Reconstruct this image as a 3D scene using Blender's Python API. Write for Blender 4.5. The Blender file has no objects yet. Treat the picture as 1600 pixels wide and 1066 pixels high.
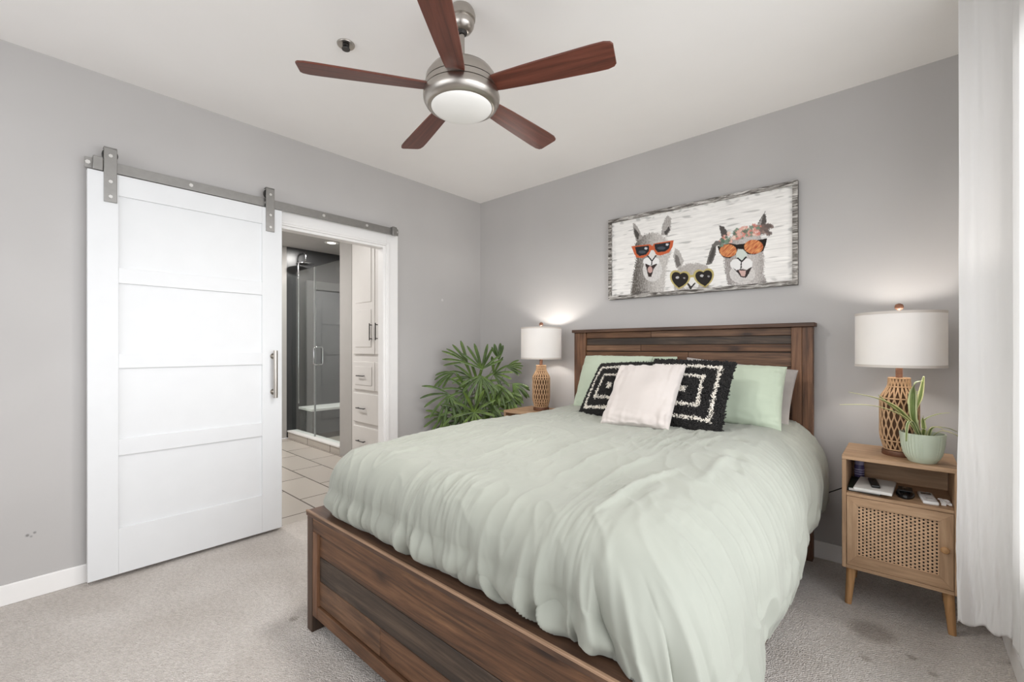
import bpy, math, random
import numpy as np
from mathutils import Vector, Matrix

random.seed(7)
S = bpy.context.scene
COL = S.collection
PI = math.pi

# ------------------------------------------------------------------ camera
TH = math.radians(41.6)
cam_data = bpy.data.cameras.new('camera')
cam = bpy.data.objects.new('camera', cam_data)
COL.objects.link(cam)
cam.location = (0, 0, 1.25)
cam.rotation_euler = (PI / 2, 0, TH)
cam_data.sensor_width = 36.0
cam_data.lens = 36.0 * 687.0 / 1600.0
cam_data.shift_y = 11.0 / 1600.0
cam_data.clip_start = 0.02
S.camera = cam

# ------------------------------------------------------------------ exposure, world, daylight
S.view_settings.view_transform = 'Standard'
S.view_settings.look = 'None'
S.view_settings.gamma = 1.0
S.view_settings.use_curve_mapping = False
S.view_settings.exposure = -0.05
S.cycles.use_denoising = True
S.cycles.max_bounces = 10
S.cycles.diffuse_bounces = 6
S.cycles.transparent_max_bounces = 12
S.cycles.sample_clamp_indirect = 6.0

world = bpy.data.worlds.new('sky')
S.world = world
world.use_nodes = True
world.node_tree.nodes['Background'].inputs[0].default_value = (0.93, 0.96, 1.0, 1)
world.node_tree.nodes['Background'].inputs[1].default_value = 2.0


def area(name, loc, rot, sx, sy, power, color=(1, 1, 1)):
    d = bpy.data.lights.new(name, 'AREA')
    d.shape = 'RECTANGLE'
    d.size, d.size_y = sx, sy
    d.energy = power
    d.color = color
    o = bpy.data.objects.new(name, d)
    o.location = loc
    o.rotation_euler = rot
    COL.objects.link(o)
    return o


# daylight through the right window, fill through the added front one (bright sky some way outside the panes)
area('window_daylight', (3.6, 1.0, 2.3), (0, math.radians(82), 0), 4.0, 5.0, 250, (0.97, 0.985, 1.0))
area('added_window_fill', (-1.45, -4.2, 2.2), (math.radians(84), 0, 0), 3.0, 3.0, 60, (0.97, 0.985, 1.0))

# ------------------------------------------------------------------ helpers


def lin(c):
    return tuple((x / 12.92 if x <= 0.04045 else ((x + 0.055) / 1.055) ** 2.4) for x in [v / 255.0 for v in c]) + (1.0,)


class NT:
    def __init__(s, name):
        s.m = bpy.data.materials.new(name)
        s.m.use_nodes = True
        s.t = s.m.node_tree
        s.b = s.t.nodes['Principled BSDF']
        s.out = s.t.nodes['Material Output']

    def n(s, kind, **kw):
        nd = s.t.nodes.new(kind)
        for k, v in kw.items():
            if k.startswith('i_'):
                key = k[2:]
                nd.inputs[int(key) if key.isdigit() else key.replace('_', ' ')].default_value = v
            else:
                setattr(nd, k, v)
        return nd

    def l(s, a, b):
        s.t.links.new(a, b)

    def coords(s, scale=(1, 1, 1), kind='Object', rot=(0, 0, 0)):
        tc = s.n('ShaderNodeTexCoord')
        mp = s.n('ShaderNodeMapping')
        mp.inputs['Scale'].default_value = scale
        mp.inputs['Rotation'].default_value = rot
        s.l(tc.outputs[kind], mp.inputs[0])
        return mp.outputs[0]

    def noise(s, vec, scale, detail=3, dist=0.0, rough=0.5):
        nd = s.n('ShaderNodeTexNoise')
        nd.inputs['Scale'].default_value = scale
        nd.inputs['Detail'].default_value = detail
        nd.inputs['Distortion'].default_value = dist
        nd.inputs['Roughness'].default_value = rough
        s.l(vec, nd.inputs['Vector'])
        return nd.outputs[0]

    def ramp(s, fac, stops):
        r = s.n('ShaderNodeValToRGB')
        el = r.color_ramp.elements
        while len(el) < len(stops):
            el.new(0.5)
        for e, (p, c) in zip(el, stops):
            e.position = p
            e.color = c
        s.l(fac, r.inputs[0])
        return r.outputs[0]

    def mix(s, fac, a, b, mode='MIX'):
        m = s.n('ShaderNodeMix', data_type='RGBA', blend_type=mode)
        if isinstance(fac, (int, float)):
            m.inputs[0].default_value = fac
        else:
            s.l(fac, m.inputs[0])
        for sock, v in ((m.inputs[6], a), (m.inputs[7], b)):
            if isinstance(v, tuple):
                sock.default_value = v
            else:
                s.l(v, sock)
        return m.outputs[2]

    def bump(s, h, strength=0.3, dist=0.01):
        b = s.n('ShaderNodeBump')
        b.inputs['Strength'].default_value = strength
        b.inputs['Distance'].default_value = dist
        s.l(h, b.inputs['Height'])
        s.l(b.outputs[0], s.b.inputs['Normal'])
        return b

    def set(s, color=None, rough=0.5, metal=0.0, spec=0.5):
        if color is not None:
            if isinstance(color, tuple):
                s.b.inputs['Base Color'].default_value = color
            else:
                s.l(color, s.b.inputs['Base Color'])
        s.b.inputs['Roughness'].default_value = rough
        s.b.inputs['Metallic'].default_value = metal
        s.b.inputs['Specular IOR Level'].default_value = spec
        return s.m


def plain(name, rgb, rough=0.5, metal=0.0, spec=0.5, var=0.06, scale=9, bump=0.0, bscale=200):
    t = NT(name)
    v = t.coords()
    n = t.noise(v, scale, 3)
    c = lin(rgb)
    lo = tuple(x * (1 - var) for x in c[:3]) + (1,)
    hi = tuple(min(1, x * (1 + var)) for x in c[:3]) + (1,)
    t.set(t.ramp(n, [(0.3, lo), (0.7, hi)]), rough, metal, spec)
    if bump:
        t.bump(t.noise(v, bscale, 4), bump, 0.002)
    return t.m


def wood(name, dark, mid, light, axis=0, fine=1.0, rough=0.55, knots=0.8, bump=0.25):
    t = NT(name)
    tc = t.n('ShaderNodeTexCoord')
    oi = t.n('ShaderNodeObjectInfo')
    add = t.n('ShaderNodeVectorMath', operation='MULTIPLY_ADD')
    add.inputs[1].default_value = (17.3, 9.1, 23.7)
    comb = t.n('ShaderNodeCombineXYZ')
    for i in range(3):
        t.l(oi.outputs['Random'], comb.inputs[i])
    t.l(comb.outputs[0], add.inputs[0])
    t.l(tc.outputs['Object'], add.inputs[2])

    def mp(a, b):
        m = t.n('ShaderNodeMapping')
        sc = [b, b, b]
        sc[axis] = a
        m.inputs['Scale'].default_value = sc
        t.l(add.outputs[0], m.inputs[0])
        return m.outputs[0]
    base = t.noise(mp(1.3, 20 * fine), 1.0, 8, 1.2, 0.68)
    col = t.ramp(base, [(0.28, lin(dark)), (0.5, lin(mid)), (0.74, lin(light))])
    grain = t.noise(mp(4, 75 * fine), 1.0, 6, 0.3, 0.65)
    g = t.ramp(grain, [(0.36, (0.5, 0.47, 0.44, 1)), (0.56, (1, 1, 1, 1))])
    col = t.mix(0.7 if knots > 0.3 else 0.4, col, g, 'MULTIPLY')
    blot = t.noise(mp(2.2, 5), 1.0, 4, 0.4)
    bl = t.ramp(blot, [(0.36, (0.66, 0.63, 0.6, 1)), (0.56, (1, 1, 1, 1))])
    col = t.mix(0.6 * min(1, knots + 0.2), col, bl, 'MULTIPLY')
    if knots > 0:
        vo = t.n('ShaderNodeTexVoronoi')
        vo.inputs['Scale'].default_value = 1.0
        t.l(mp(3.2, 7), vo.inputs['Vector'])
        kn = t.ramp(vo.outputs['Distance'], [(0.06, (0.12, 0.09, 0.08, 1)), (0.14, (0.55, 0.5, 0.46, 1)), (0.30, (1, 1, 1, 1))])
        col = t.mix(knots, col, kn, 'MULTIPLY')
    t.set(col, rough)
    t.bump(grain, bump, 0.002)
    return t.m


class MB:
    """Collects geometry, then links it as ONE mesh object."""

    def __init__(s):
        s.v = []
        s.f = []
        s.mi = []
        s.M = None

    def _add(s, vs, fs, mi=0):
        o = len(s.v)
        if s.M is not None:
            vs = [tuple(s.M @ Vector(p)) for p in vs]
        s.v.extend([tuple(p) for p in vs])
        s.f.extend([tuple(i + o for i in f) for f in fs])
        s.mi.extend([mi] * len(fs))
        return s

    def box(s, x0, x1, y0, y1, z0, z1, mi=0):
        vs = [(x0, y0, z0), (x1, y0, z0), (x1, y1, z0), (x0, y1, z0), (x0, y0, z1), (x1, y0, z1), (x1, y1, z1), (x0, y1, z1)]
        fs = [(0, 3, 2, 1), (4, 5, 6, 7), (0, 1, 5, 4), (1, 2, 6, 5), (2, 3, 7, 6), (3, 0, 4, 7)]
        return s._add(vs, fs, mi)

    def lathe(s, prof, n=32, mi=0, cx=0, cy=0, cap0=True, cap1=True, mod=None):
        vs, fs = [], []
        for k, (r, z) in enumerate(prof):
            for i in range(n):
                a = 2 * PI * i / n
                rr = r * (mod(a, k) if mod else 1)
                vs.append((cx + rr * math.cos(a), cy + rr * math.sin(a), z))
        for k in range(len(prof) - 1):
            for i in range(n):
                j = (i + 1) % n
                fs.append((k * n + i, k * n + j, (k + 1) * n + j, (k + 1) * n + i))
        if cap0:
            fs.append(tuple(range(n - 1, -1, -1)))
        if cap1:
            fs.append(tuple((len(prof) - 1) * n + i for i in range(n)))
        return s._add(vs, fs, mi)

    def tube(s, pts, r, n=8, mi=0, closed=False):
        P = [Vector(p) for p in pts]
        m = len(P)
        R = r if isinstance(r, (list, tuple)) else [r] * m
        T = []
        for i in range(m):
            a = P[(i - 1) % m] if (closed or i > 0) else P[0]
            b = P[(i + 1) % m] if (closed or i < m - 1) else P[-1]
            d = b - a
            T.append(d.normalized() if d.length > 1e-9 else Vector((0, 0, 1)))
        u = T[0].orthogonal().normalized()
        vs, fs = [], []
        for i in range(m):
            u = (u - T[i] * u.dot(T[i]))
            u = u.normalized() if u.length > 1e-6 else T[i].orthogonal().normalized()
            w = T[i].cross(u)
            for k in range(n):
                a = 2 * PI * k / n
                vs.append(tuple(P[i] + (u * math.cos(a) + w * math.sin(a)) * R[i]))
        seg = m if closed else m - 1
        for i in range(seg):
            j = (i + 1) % m
            for k in range(n):
                l = (k + 1) % n
                fs.append((i * n + k, i * n + l, j * n + l, j * n + k))
        if not closed:
            fs.append(tuple(range(n - 1, -1, -1)))
            fs.append(tuple((m - 1) * n + k for k in range(n)))
        return s._add(vs, fs, mi)

    def cyl(s, a, b, r, n=16, mi=0, r2=None):
        return s.tube([a, b], [r, r if r2 is None else r2], n, mi)

    def prism(s, poly, axis, a, b, mi=0):
        def put(u, v, w):
            return (w, u, v) if axis == 'x' else ((u, w, v) if axis == 'y' else (u, v, w))
        n = len(poly)
        vs = [put(u, v, a) for u, v in poly] + [put(u, v, b) for u, v in poly]
        fs = [tuple(range(n - 1, -1, -1)), tuple(range(n, 2 * n))]
        for i in range(n):
            j = (i + 1) % n
            fs.append((i, j, n + j, n + i))
        return s._add(vs, fs, mi)

    def grid(s, G, mi=0, closed_u=False):
        nu, nv = len(G), len(G[0])
        vs = [p for row in G for p in row]
        fs = []
        for i in range(nu if closed_u else nu - 1):
            ii = (i + 1) % nu
            for j in range(nv - 1):
                fs.append((i * nv + j, ii * nv + j, ii * nv + j + 1, i * nv + j + 1))
        return s._add(vs, fs, mi)

    def sphere(s, c, rx, ry=None, rz=None, n=16, m=10, mi=0):
        ry = rx if ry is None else ry
        rz = rx if rz is None else rz
        prof = []
        vs, fs = [], []
        for k in range(m + 1):
            ph = -PI / 2 + PI * k / m
            for i in range(n):
                a = 2 * PI * i / n
                vs.append((c[0] + rx * math.cos(ph) * math.cos(a), c[1] + ry * math.cos(ph) * math.sin(a), c[2] + rz * math.sin(ph)))
        for k in range(m):
            for i in range(n):
                j = (i + 1) % n
                fs.append((k * n + i, k * n + j, (k + 1) * n + j, (k + 1) * n + i))
        return s._add(vs, fs, mi)

    def build(s, name, mats, parent=None, bevel=0.0, seg=2, smooth=35, recalc=True):
        me = bpy.data.meshes.new(name)
        me.from_pydata(s.v, [], s.f)
        for m in (mats if isinstance(mats, (list, tuple)) else [mats]):
            me.materials.append(m)
        if any(s.mi):
            me.polygons.foreach_set('material_index', s.mi)
        if recalc:
            import bmesh
            bm = bmesh.new()
            bm.from_mesh(me)
            bmesh.ops.recalc_face_normals(bm, faces=bm.faces)
            bm.to_mesh(me)
            bm.free()
        if smooth:
            me.polygons.foreach_set('use_smooth', [True] * len(me.polygons))
            me.set_sharp_from_angle(angle=math.radians(smooth))
        me.update()
        o = bpy.data.objects.new(name, me)
        COL.objects.link(o)
        if parent is not None:
            o.parent = parent
        if bevel:
            b = o.modifiers.new('bevel', 'BEVEL')
            b.width = bevel
            b.segments = seg
            b.limit_method = 'ANGLE'
            b.angle_limit = math.radians(40)
        return o


def tag(o, label, cat, group=None):
    o['label'] = label
    o['category'] = cat
    if group:
        o['group'] = group
    return o


def thing(name, label, cat, loc=(0, 0, 0), rz=0.0, group=None):
    o = bpy.data.objects.new(name, None)
    o.empty_display_size = 0.1
    COL.objects.link(o)
    o.location = loc
    o.rotation_euler = (0, 0, rz)
    return tag(o, label, cat, group)


def struct(o):
    o['kind'] = 'structure'
    return o


def dup(root, loc, rz=0.0, label=None):
    r = root.copy()
    COL.objects.link(r)
    r.location = loc
    r.rotation_euler = (0, 0, rz)
    if label:
        r['label'] = label
    for ch in list(root.children):
        c = ch.copy()
        COL.objects.link(c)
        c.parent = r
        for g in list(ch.children):
            d = g.copy()
            COL.objects.link(d)
            d.parent = c
    return r


# numpy gradient noise
_rng = np.random.RandomState(3)
_perm = _rng.permutation(256)
_perm = np.concatenate([_perm, _perm])
_ga = _rng.rand(256) * 2 * PI
_gx, _gy = np.cos(_ga), np.sin(_ga)


def pnoise(x, y, seed=0):
    x = np.asarray(x, float) + seed * 37.13
    y = np.asarray(y, float) + seed * 11.71
    xi, yi = np.floor(x).astype(int), np.floor(y).astype(int)
    xf, yf = x - xi, y - yi
    u, v = xf ** 3 * (xf * (xf * 6 - 15) + 10), yf ** 3 * (yf * (yf * 6 - 15) + 10)

    def g(ix, iy, dx, dy):
        h = _perm[(_perm[ix & 255] + iy) & 255]
        return _gx[h] * dx + _gy[h] * dy
    a = g(xi, yi, xf, yf)
    b = g(xi + 1, yi, xf - 1, yf)
    c = g(xi, yi + 1, xf, yf - 1)
    d = g(xi + 1, yi + 1, xf - 1, yf - 1)
    return (a + u * (b - a)) * (1 - v) + (c + u * (d - c)) * v


def sstep(a, b, x):
    t = np.clip((np.asarray(x, float) - a) / (b - a), 0, 1)
    return t * t * (3 - 2 * t)


def np_mesh(name, V, quads, mats, parent=None, smooth=True, attr=None):
    me = bpy.data.meshes.new(name)
    V = np.ascontiguousarray(V.reshape(-1, 3), dtype=np.float32)
    Q = np.ascontiguousarray(quads.reshape(-1, 4), dtype=np.int32)
    me.vertices.add(len(V))
    me.vertices.foreach_set('co', V.ravel())
    me.loops.add(Q.size)
    me.loops.foreach_set('vertex_index', Q.ravel())
    me.polygons.add(len(Q))
    me.polygons.foreach_set('loop_start', np.arange(0, Q.size, 4, dtype=np.int32))
    me.polygons.foreach_set('loop_total', np.full(len(Q), 4, dtype=np.int32))
    me.polygons.foreach_set('use_smooth', np.full(len(Q), smooth, dtype=bool))
    for m in (mats if isinstance(mats, (list, tuple)) else [mats]):
        me.materials.append(m)
    me.update(calc_edges=True)
    me.validate()
    if attr is not None:
        ca = me.color_attributes.new('paint', 'FLOAT_COLOR', 'POINT')
        ca.data.foreach_set('color', np.ascontiguousarray(attr, dtype=np.float32).ravel())
    o = bpy.data.objects.new(name, me)
    COL.objects.link(o)
    if parent is not None:
        o.parent = parent
    return o


def grid_quads(nu, nv):
    i = np.arange(nu - 1)[:, None] * nv + np.arange(nv - 1)[None, :]
    return np.stack([i, i + nv, i + nv + 1, i + 1], -1)


# ------------------------------------------------------------------ materials
def wall_paint():
    t = NT('grey_wall_paint')
    v = t.coords()
    n = t.noise(v, 1.6, 2)
    t.set(t.ramp(n, [(0.3, lin((183, 180, 178))), (0.7, lin((189, 186, 184)))]), 0.62, 0, 0.35)
    c = t.b.inputs['Base Color'].links[0].from_socket
    geo = t.n('ShaderNodeNewGeometry')
    for (px_, py_, pz_, r0, k) in ((-3.263, 0.035, 0.315, 0.007, 0.45), (-3.263, 0.060, 0.322, 0.005, 0.5), (-3.263, 0.048, 0.306, 0.004, 0.5), (-3.263, 2.68, 1.705, 0.012, 1.3)):
        d = t.n('ShaderNodeVectorMath', operation='DISTANCE')
        d.inputs[1].default_value = (px_, py_, pz_)
        t.l(geo.outputs['Position'], d.inputs[0])
        c = t.mix(1.0, c, t.ramp(d.outputs['Value'], [(r0 * 0.7, (k, k, k, 1)), (r0 * 1.2, (1, 1, 1, 1))]), 'MULTIPLY')
    t.l(c, t.b.inputs['Base Color'])
    t.bump(t.noise(v, 160, 3), 0.08, 0.001)
    return t.m


def carpet():
    t = NT('loop_pile_carpet')
    v = t.coords()
    mp = t.coords((1, 1, 1), 'Object', (0, 0, math.radians(38)))
    w = t.n('ShaderNodeTexWave', wave_type='BANDS', bands_direction='X')
    w.inputs['Scale'].default_value = 34.0
    w.inputs['Distortion'].default_value = 7.0
    w.inputs['Detail'].default_value = 2.0
    w.inputs['Detail Scale'].default_value = 3.0
    t.l(mp, w.inputs['Vector'])
    vo = t.n('ShaderNodeTexVoronoi')
    vo.inputs['Scale'].default_value = 150
    t.l(v, vo.inputs['Vector'])
    big = t.noise(v, 2.2, 4, 0.4)
    mid = t.noise(v, 60, 3)
    c = t.ramp(big, [(0.35, lin((213, 205, 198))), (0.65, lin((226, 219, 213)))])
    c = t.mix(0.5, c, t.ramp(w.outputs['Color'], [(0.1, (0.72, 0.71, 0.7, 1)), (0.6, (1, 1, 1, 1))]), 'MULTIPLY')
    c = t.mix(0.6, c, t.ramp(mid, [(0.35, (0.8, 0.79, 0.78, 1)), (0.6, (1, 1, 1, 1))]), 'MULTIPLY')
    # worn, dirty patch beside the bed and two small spots
    geo = t.n('ShaderNodeNewGeometry')
    for (sx, sy, r0, strength) in ((-0.10, 2.50, 0.075, 0.75), (0.03, 2.40, 0.016, 0.7), (-0.11, 2.27, 0.016, 0.6), (0.09, 2.33, 0.014, 0.6), (-2.33, 0.02, 0.012, 0.8), (-2.1, 0.85, 0.018, 0.6)):
        d = t.n('ShaderNodeVectorMath', operation='DISTANCE')
        d.inputs[1].default_value = (sx, sy, 0)
        t.l(geo.outputs['Position'], d.inputs[0])
        k = 1 - 0.45 * strength
        c = t.mix(1.0, c, t.ramp(d.outputs['Value'], [(r0 * 0.7, (k, k * 0.97, k * 0.94, 1)), (r0 * 1.4, (1, 1, 1, 1))]), 'MULTIPLY')
    t.set(c, 0.95, 0, 0.1)
    h = t.n('ShaderNodeMath', operation='MULTIPLY_ADD')
    h.inputs[1].default_value = 0.7
    t.l(w.outputs['Fac'], h.inputs[0])
    t.l(vo.outputs['Distance'], h.inputs[2])
    t.bump(h.outputs[0], 0.65, 0.008)
    return t.m


def tile(name, c1, c2, grout, bw, rh, rot=(0, 0, 0), rough=0.25, offset=0.5, mortar=0.006):
    t = NT(name)
    v = t.coords((1, 1, 1), 'Object', rot)
    b = t.n('ShaderNodeTexBrick', offset=offset)
    b.inputs['Color1'].default_value = lin(c1)
    b.inputs['Color2'].default_value = lin(c2)
    b.inputs['Mortar'].default_value = lin(grout)
    b.inputs['Scale'].default_value = 1.0
    b.inputs['Mortar Size'].default_value = mortar
    b.inputs['Brick Width'].default_value = bw
    b.inputs['Row Height'].default_value = rh
    t.l(v, b.inputs['Vector'])
    t.set(b.outputs['Color'], rough)
    return t.m


def fabric(name, rgb, weave=900, rough=0.9, bump=0.15, transl=0.0, sheen=0.2, var=0.03):
    t = NT(name)
    v = t.coords()
    n = t.noise(v, 5, 3)
    c = lin(rgb)
    lo = tuple(x * (1 - var) for x in c[:3]) + (1,)
    hi = tuple(min(1, x * (1 + var)) for x in c[:3]) + (1,)
    t.set(t.ramp(n, [(0.3, lo), (0.7, hi)]), rough, 0, 0.2)
    t.b.inputs['Sheen Weight'].default_value = sheen
    if bump:
        t.bump(t.noise(v, weave, 2), bump, 0.001)
    if transl:
        tr = t.n('ShaderNodeBsdfTranslucent')
        tr.inputs[0].default_value = c
        mx = t.n('ShaderNodeMixShader')
        mx.inputs[0].default_value = transl
        t.l(t.b.outputs[0], mx.inputs[1])
        t.l(tr.outputs[0], mx.inputs[2])
        t.l(mx.outputs[0], t.out.inputs[0])
    return t.m


def shower_glass():
    t = NT('clear_glass')
    tr = t.n('ShaderNodeBsdfTransparent')
    tr.inputs[0].default_value = (0.93, 0.96, 0.95, 1)
    gl = t.n('ShaderNodeBsdfGlossy')
    gl.inputs['Roughness'].default_value = 0.01
    fr = t.n('ShaderNodeFresnel')
    fr.inputs[0].default_value = 2.1
    mx = t.n('ShaderNodeMixShader')
    geo = t.n('ShaderNodeNewGeometry')
    inv = t.n('ShaderNodeMath', operation='SUBTRACT')
    inv.inputs[0].default_value = 1.0
    t.l(geo.outputs['Backfacing'], inv.inputs[1])
    ml = t.n('ShaderNodeMath', operation='MULTIPLY')
    t.l(fr.outputs[0], ml.inputs[0])
    t.l(inv.outputs[0], ml.inputs[1])
    t.l(ml.outputs[0], mx.inputs[0])
    t.l(tr.outputs[0], mx.inputs[1])
    t.l(gl.outputs[0], mx.inputs[2])
    t.l(mx.outputs[0], t.out.inputs[0])
    return t.m


def emissive(name, rgb, strength):
    t = NT(name)
    t.set(lin(rgb), 0.4)
    t.b.inputs['Emission Color'].default_value = lin(rgb)
    t.b.inputs['Emission Strength'].default_value = strength
    return t.m


M = {}
M['wall'] = wall_paint()
M['ceiling'] = plain('white_ceiling_paint', (246, 243, 240), 0.8, spec=0.2, var=0.015, scale=2, bump=0.05, bscale=140)
M['carpet'] = carpet()
M['trim'] = plain('white_trim_paint', (240, 238, 236), 0.4, var=0.01)
M['door'] = plain('white_door_paint', (226, 227, 228), 0.42, var=0.01)
M['floor_tile'] = tile('beige_floor_tile', (190, 182, 173), (182, 174, 166), (92, 86, 80), 0.62, 0.31)
M['mosaic'] = tile('dark_mosaic_tile', (104, 104, 105), (78, 79, 81), (56, 56, 57), 0.05, 0.025, (PI / 2, 0, PI / 2), 0.3, mortar=0.003)
M['shower_tile'] = tile('grey_shower_tile', (150, 148, 145), (142, 140, 138), (118, 116, 114), 0.6, 0.3, (PI / 2, 0, 0), 0.3)
M['bath_wall'] = plain('bathroom_paint', (176, 173, 170), 0.6, var=0.02)
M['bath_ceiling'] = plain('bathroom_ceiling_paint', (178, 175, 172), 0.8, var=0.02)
M['cabinet'] = plain('white_cabinet_lacquer', (226, 223, 220), 0.4, var=0.01)
M['steel'] = plain('brushed_steel', (150, 148, 145), 0.38, 0.85, var=0.05, scale=30)
M['bolt'] = plain('bright_bolt_metal', (215, 213, 210), 0.3, 0.7, var=0.02)
M['nickel'] = plain('satin_nickel', (178, 172, 165), 0.3, 1.0, var=0.03, scale=4)
M['chrome'] = plain('polished_chrome', (215, 216, 218), 0.1, 1.0, var=0.01)
M['dark_metal'] = plain('dark_metal', (74, 72, 70), 0.4, 0.7)
M['black'] = plain('black_plastic', (24, 24, 25), 0.35, var=0.1)
M['white_plastic'] = plain('white_plastic', (232, 231, 230), 0.35, var=0.01)
M['opal'] = emissive('opal_glass', (236, 234, 230), 0.10)
M['glass'] = shower_glass()
M['wood_mid'] = wood('brown_reclaimed_wood', (46, 30, 19), (106, 72, 47), (146, 107, 74))
M['wood_mid_v'] = wood('brown_reclaimed_wood_upright', (62, 41, 28), (116, 80, 55), (148, 108, 79), axis=2)
M['wood_light'] = wood('tan_reclaimed_wood', (70, 48, 34), (124, 91, 66), (156, 120, 92))
M['wood_dark'] = wood('dark_weathered_wood', (30, 23, 17), (66, 52, 41), (108, 89, 72), knots=0.5)
M['wood_dark_v'] = wood('dark_weathered_wood_upright', (40, 29, 22), (76, 56, 43), (104, 80, 63), axis=2, knots=0.4)
M['wood_cap'] = wood('brown_cap_wood', (54, 37, 28), (92, 65, 48), (124, 92, 70), knots=0.5)
M['wood_edge'] = wood('pale_worn_wood_edge', (120, 92, 70), (160, 128, 102), (184, 152, 124), knots=0.1)
M['blade'] = wood('red_brown_blade_wood', (72, 36, 26), (104, 54, 40), (126, 70, 54), axis=0, fine=1.2, rough=0.34, knots=0.0, bump=0.1)
M['oak'] = wood('oak_veneer', (150, 118, 88), (180, 146, 114), (200, 168, 136), axis=0, fine=0.9, knots=0.12)
M['oak_v'] = wood('oak_veneer_upright', (150, 118, 88), (180, 146, 114), (200, 168, 136), axis=2, fine=0.9, knots=0.12)
M['oak_leg'] = wood('oak_leg', (158, 116, 74), (186, 142, 96), (204, 162, 116), axis=2, fine=1.2, knots=0.0)
M['cane'] = plain('woven_cane', (200, 166, 134), 0.7, var=0.12, scale=60, bump=0.2, bscale=500)
M['inside_shade'] = plain('painted_inside_shade', (38, 28, 22), 0.9)  # shade inside the cabinet, put into a dark colour
M['lamp_wood'] = wood('lamp_walnut', (78, 48, 32), (106, 68, 46), (126, 86, 60), axis=0, knots=0.0)
M['lamp_core'] = plain('lamp_core', (92, 64, 42), 0.8)
M['rope'] = plain('natural_rope', (194, 158, 122), 0.9, var=0.12, scale=120, bump=0.4, bscale=700)
M['shade'] = fabric('linen_lamp_shade', (236, 233, 230), 260, 0.9, 0.2, 0.22)
M['duvet'] = fabric('sage_cotton', (155, 157, 147), 1100, 0.66, 0, sheen=0.15)


def crumple(m):
    nt = m.node_tree
    N, L = nt.nodes, nt.links
    tc = N.new('ShaderNodeTexCoord')
    last = None
    for sc, dist, st in (((34, 9, 12), 0.006, 0.5), ((16, 30, 22), 0.003, 0.35)):
        mp = N.new('ShaderNodeMapping')
        mp.inputs['Scale'].default_value = sc
        nz = N.new('ShaderNodeTexNoise')
        nz.noise_type = 'RIDGED_MULTIFRACTAL'
        nz.inputs['Scale'].default_value = 0.6
        nz.inputs['Detail'].default_value = 3
        nz.inputs['Distortion'].default_value = 0.4
        bp = N.new('ShaderNodeBump')
        bp.inputs['Distance'].default_value = dist
        bp.inputs['Strength'].default_value = st
        L.new(tc.outputs['Object'], mp.inputs[0])
        L.new(mp.outputs[0], nz.inputs['Vector'])
        L.new(nz.outputs[0], bp.inputs['Height'])
        if last:
            L.new(last.outputs[0], bp.inputs['Normal'])
        last = bp
    L.new(last.outputs[0], N['Principled BSDF'].inputs['Normal'])


crumple(M['duvet'])
M['sage_pillow'] = fabric('sage_pillow_cotton', (182, 192, 172), 1100, 0.8, 0.05)
M['cream'] = fabric('blush_cream_velvet', (192, 184, 179), 900, 0.85, 0.06, sheen=0.4)
M['grey_pillow'] = fabric('grey_printed_cotton', (170, 163, 158), 900, 0.85, 0.05, var=0.12)
M['shag_black'] = plain('black_shag', (38, 36, 35), 0.9, var=0.3, scale=60)
M['shag_white'] = plain('white_shag', (232, 226, 216), 0.9, var=0.06, scale=60)
M['mattress'] = fabric('white_mattress_ticking', (228, 226, 222), 600)
M['curtain'] = fabric('white_curtain_cotton', (250, 249, 248), 1000, 0.85, 0.06, 0.45, 0.1, 0.01)
M['mint'] = plain('mint_ceramic', (192, 201, 181), 0.42, var=0.03)
M['soil'] = plain('potting_soil', (52, 40, 32), 0.95, var=0.4, scale=90, bump=0.6, bscale=150)
M['frame_paint'] = None
M['terracotta'] = plain('grey_plastic_pot', (96, 92, 88), 0.6)
M['stem'] = plain('plant_stem', (92, 104, 60), 0.6, var=0.2)


def leaf_mat(name, c1, c2, rough=0.38):
    t = NT(name)
    v = t.coords()
    oi = t.n('ShaderNodeObjectInfo')
    n = t.noise(v, 14, 3)
    c = t.ramp(n, [(0.3, lin(c1)), (0.7, lin(c2))])
    r = t.ramp(oi.outputs['Random'], [(0.0, (0.75, 0.8, 0.75, 1)), (1.0, (1.2, 1.15, 1.0, 1))])
    t.set(t.mix(1.0, c, r, 'MULTIPLY'), rough)
    return t.m


M['palm'] = leaf_mat('palm_leaf_green', (54, 74, 30), (96, 120, 54))
M['spider'] = leaf_mat('spider_leaf_green', (104, 122, 66), (134, 148, 88), 0.45)
M['spider_edge'] = leaf_mat('spider_leaf_cream', (206, 208, 158), (222, 220, 178), 0.45)


def distressed():
    t = NT('distressed_white_wood')
    v = t.coords((4, 30, 30))
    n = t.noise(v, 2.2, 7, 0.6, 0.7)
    t.set(t.ramp(n, [(0.42, lin((70, 64, 59))), (0.52, lin((150, 145, 139))), (0.60, lin((206, 202, 197)))]), 0.7)
    t.bump(n, 0.3, 0.003)
    return t.m


M['frame_paint'] = distressed()

# ------------------------------------------------------------------ room shell
XL, XR, YB, YF, H = -3.263, 0.335, 3.18, -1.40, 2.745
T = 0.12
BX, BYW, BYF, BZ = -6.40, 3.62, 0.35, 2.66       # bathroom far wall, shower back, near wall, ceiling


def slab(name, x0, x1, y0, y1, z0, z1, mat):
    return struct(MB().box(x0, x1, y0, y1, z0, z1).build(name, mat, smooth=0))


slab('floor', XL, XR + T, YF - T, YB + T, -0.10, 0.0, M['carpet'])
slab('ceiling', XL - T, XR + T, YF - T, YB + T, H, H + 0.1, M['ceiling'])
slab('wall_back', XL, XR + T, YB, YB + T, 0, H, M['wall'])
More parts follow.
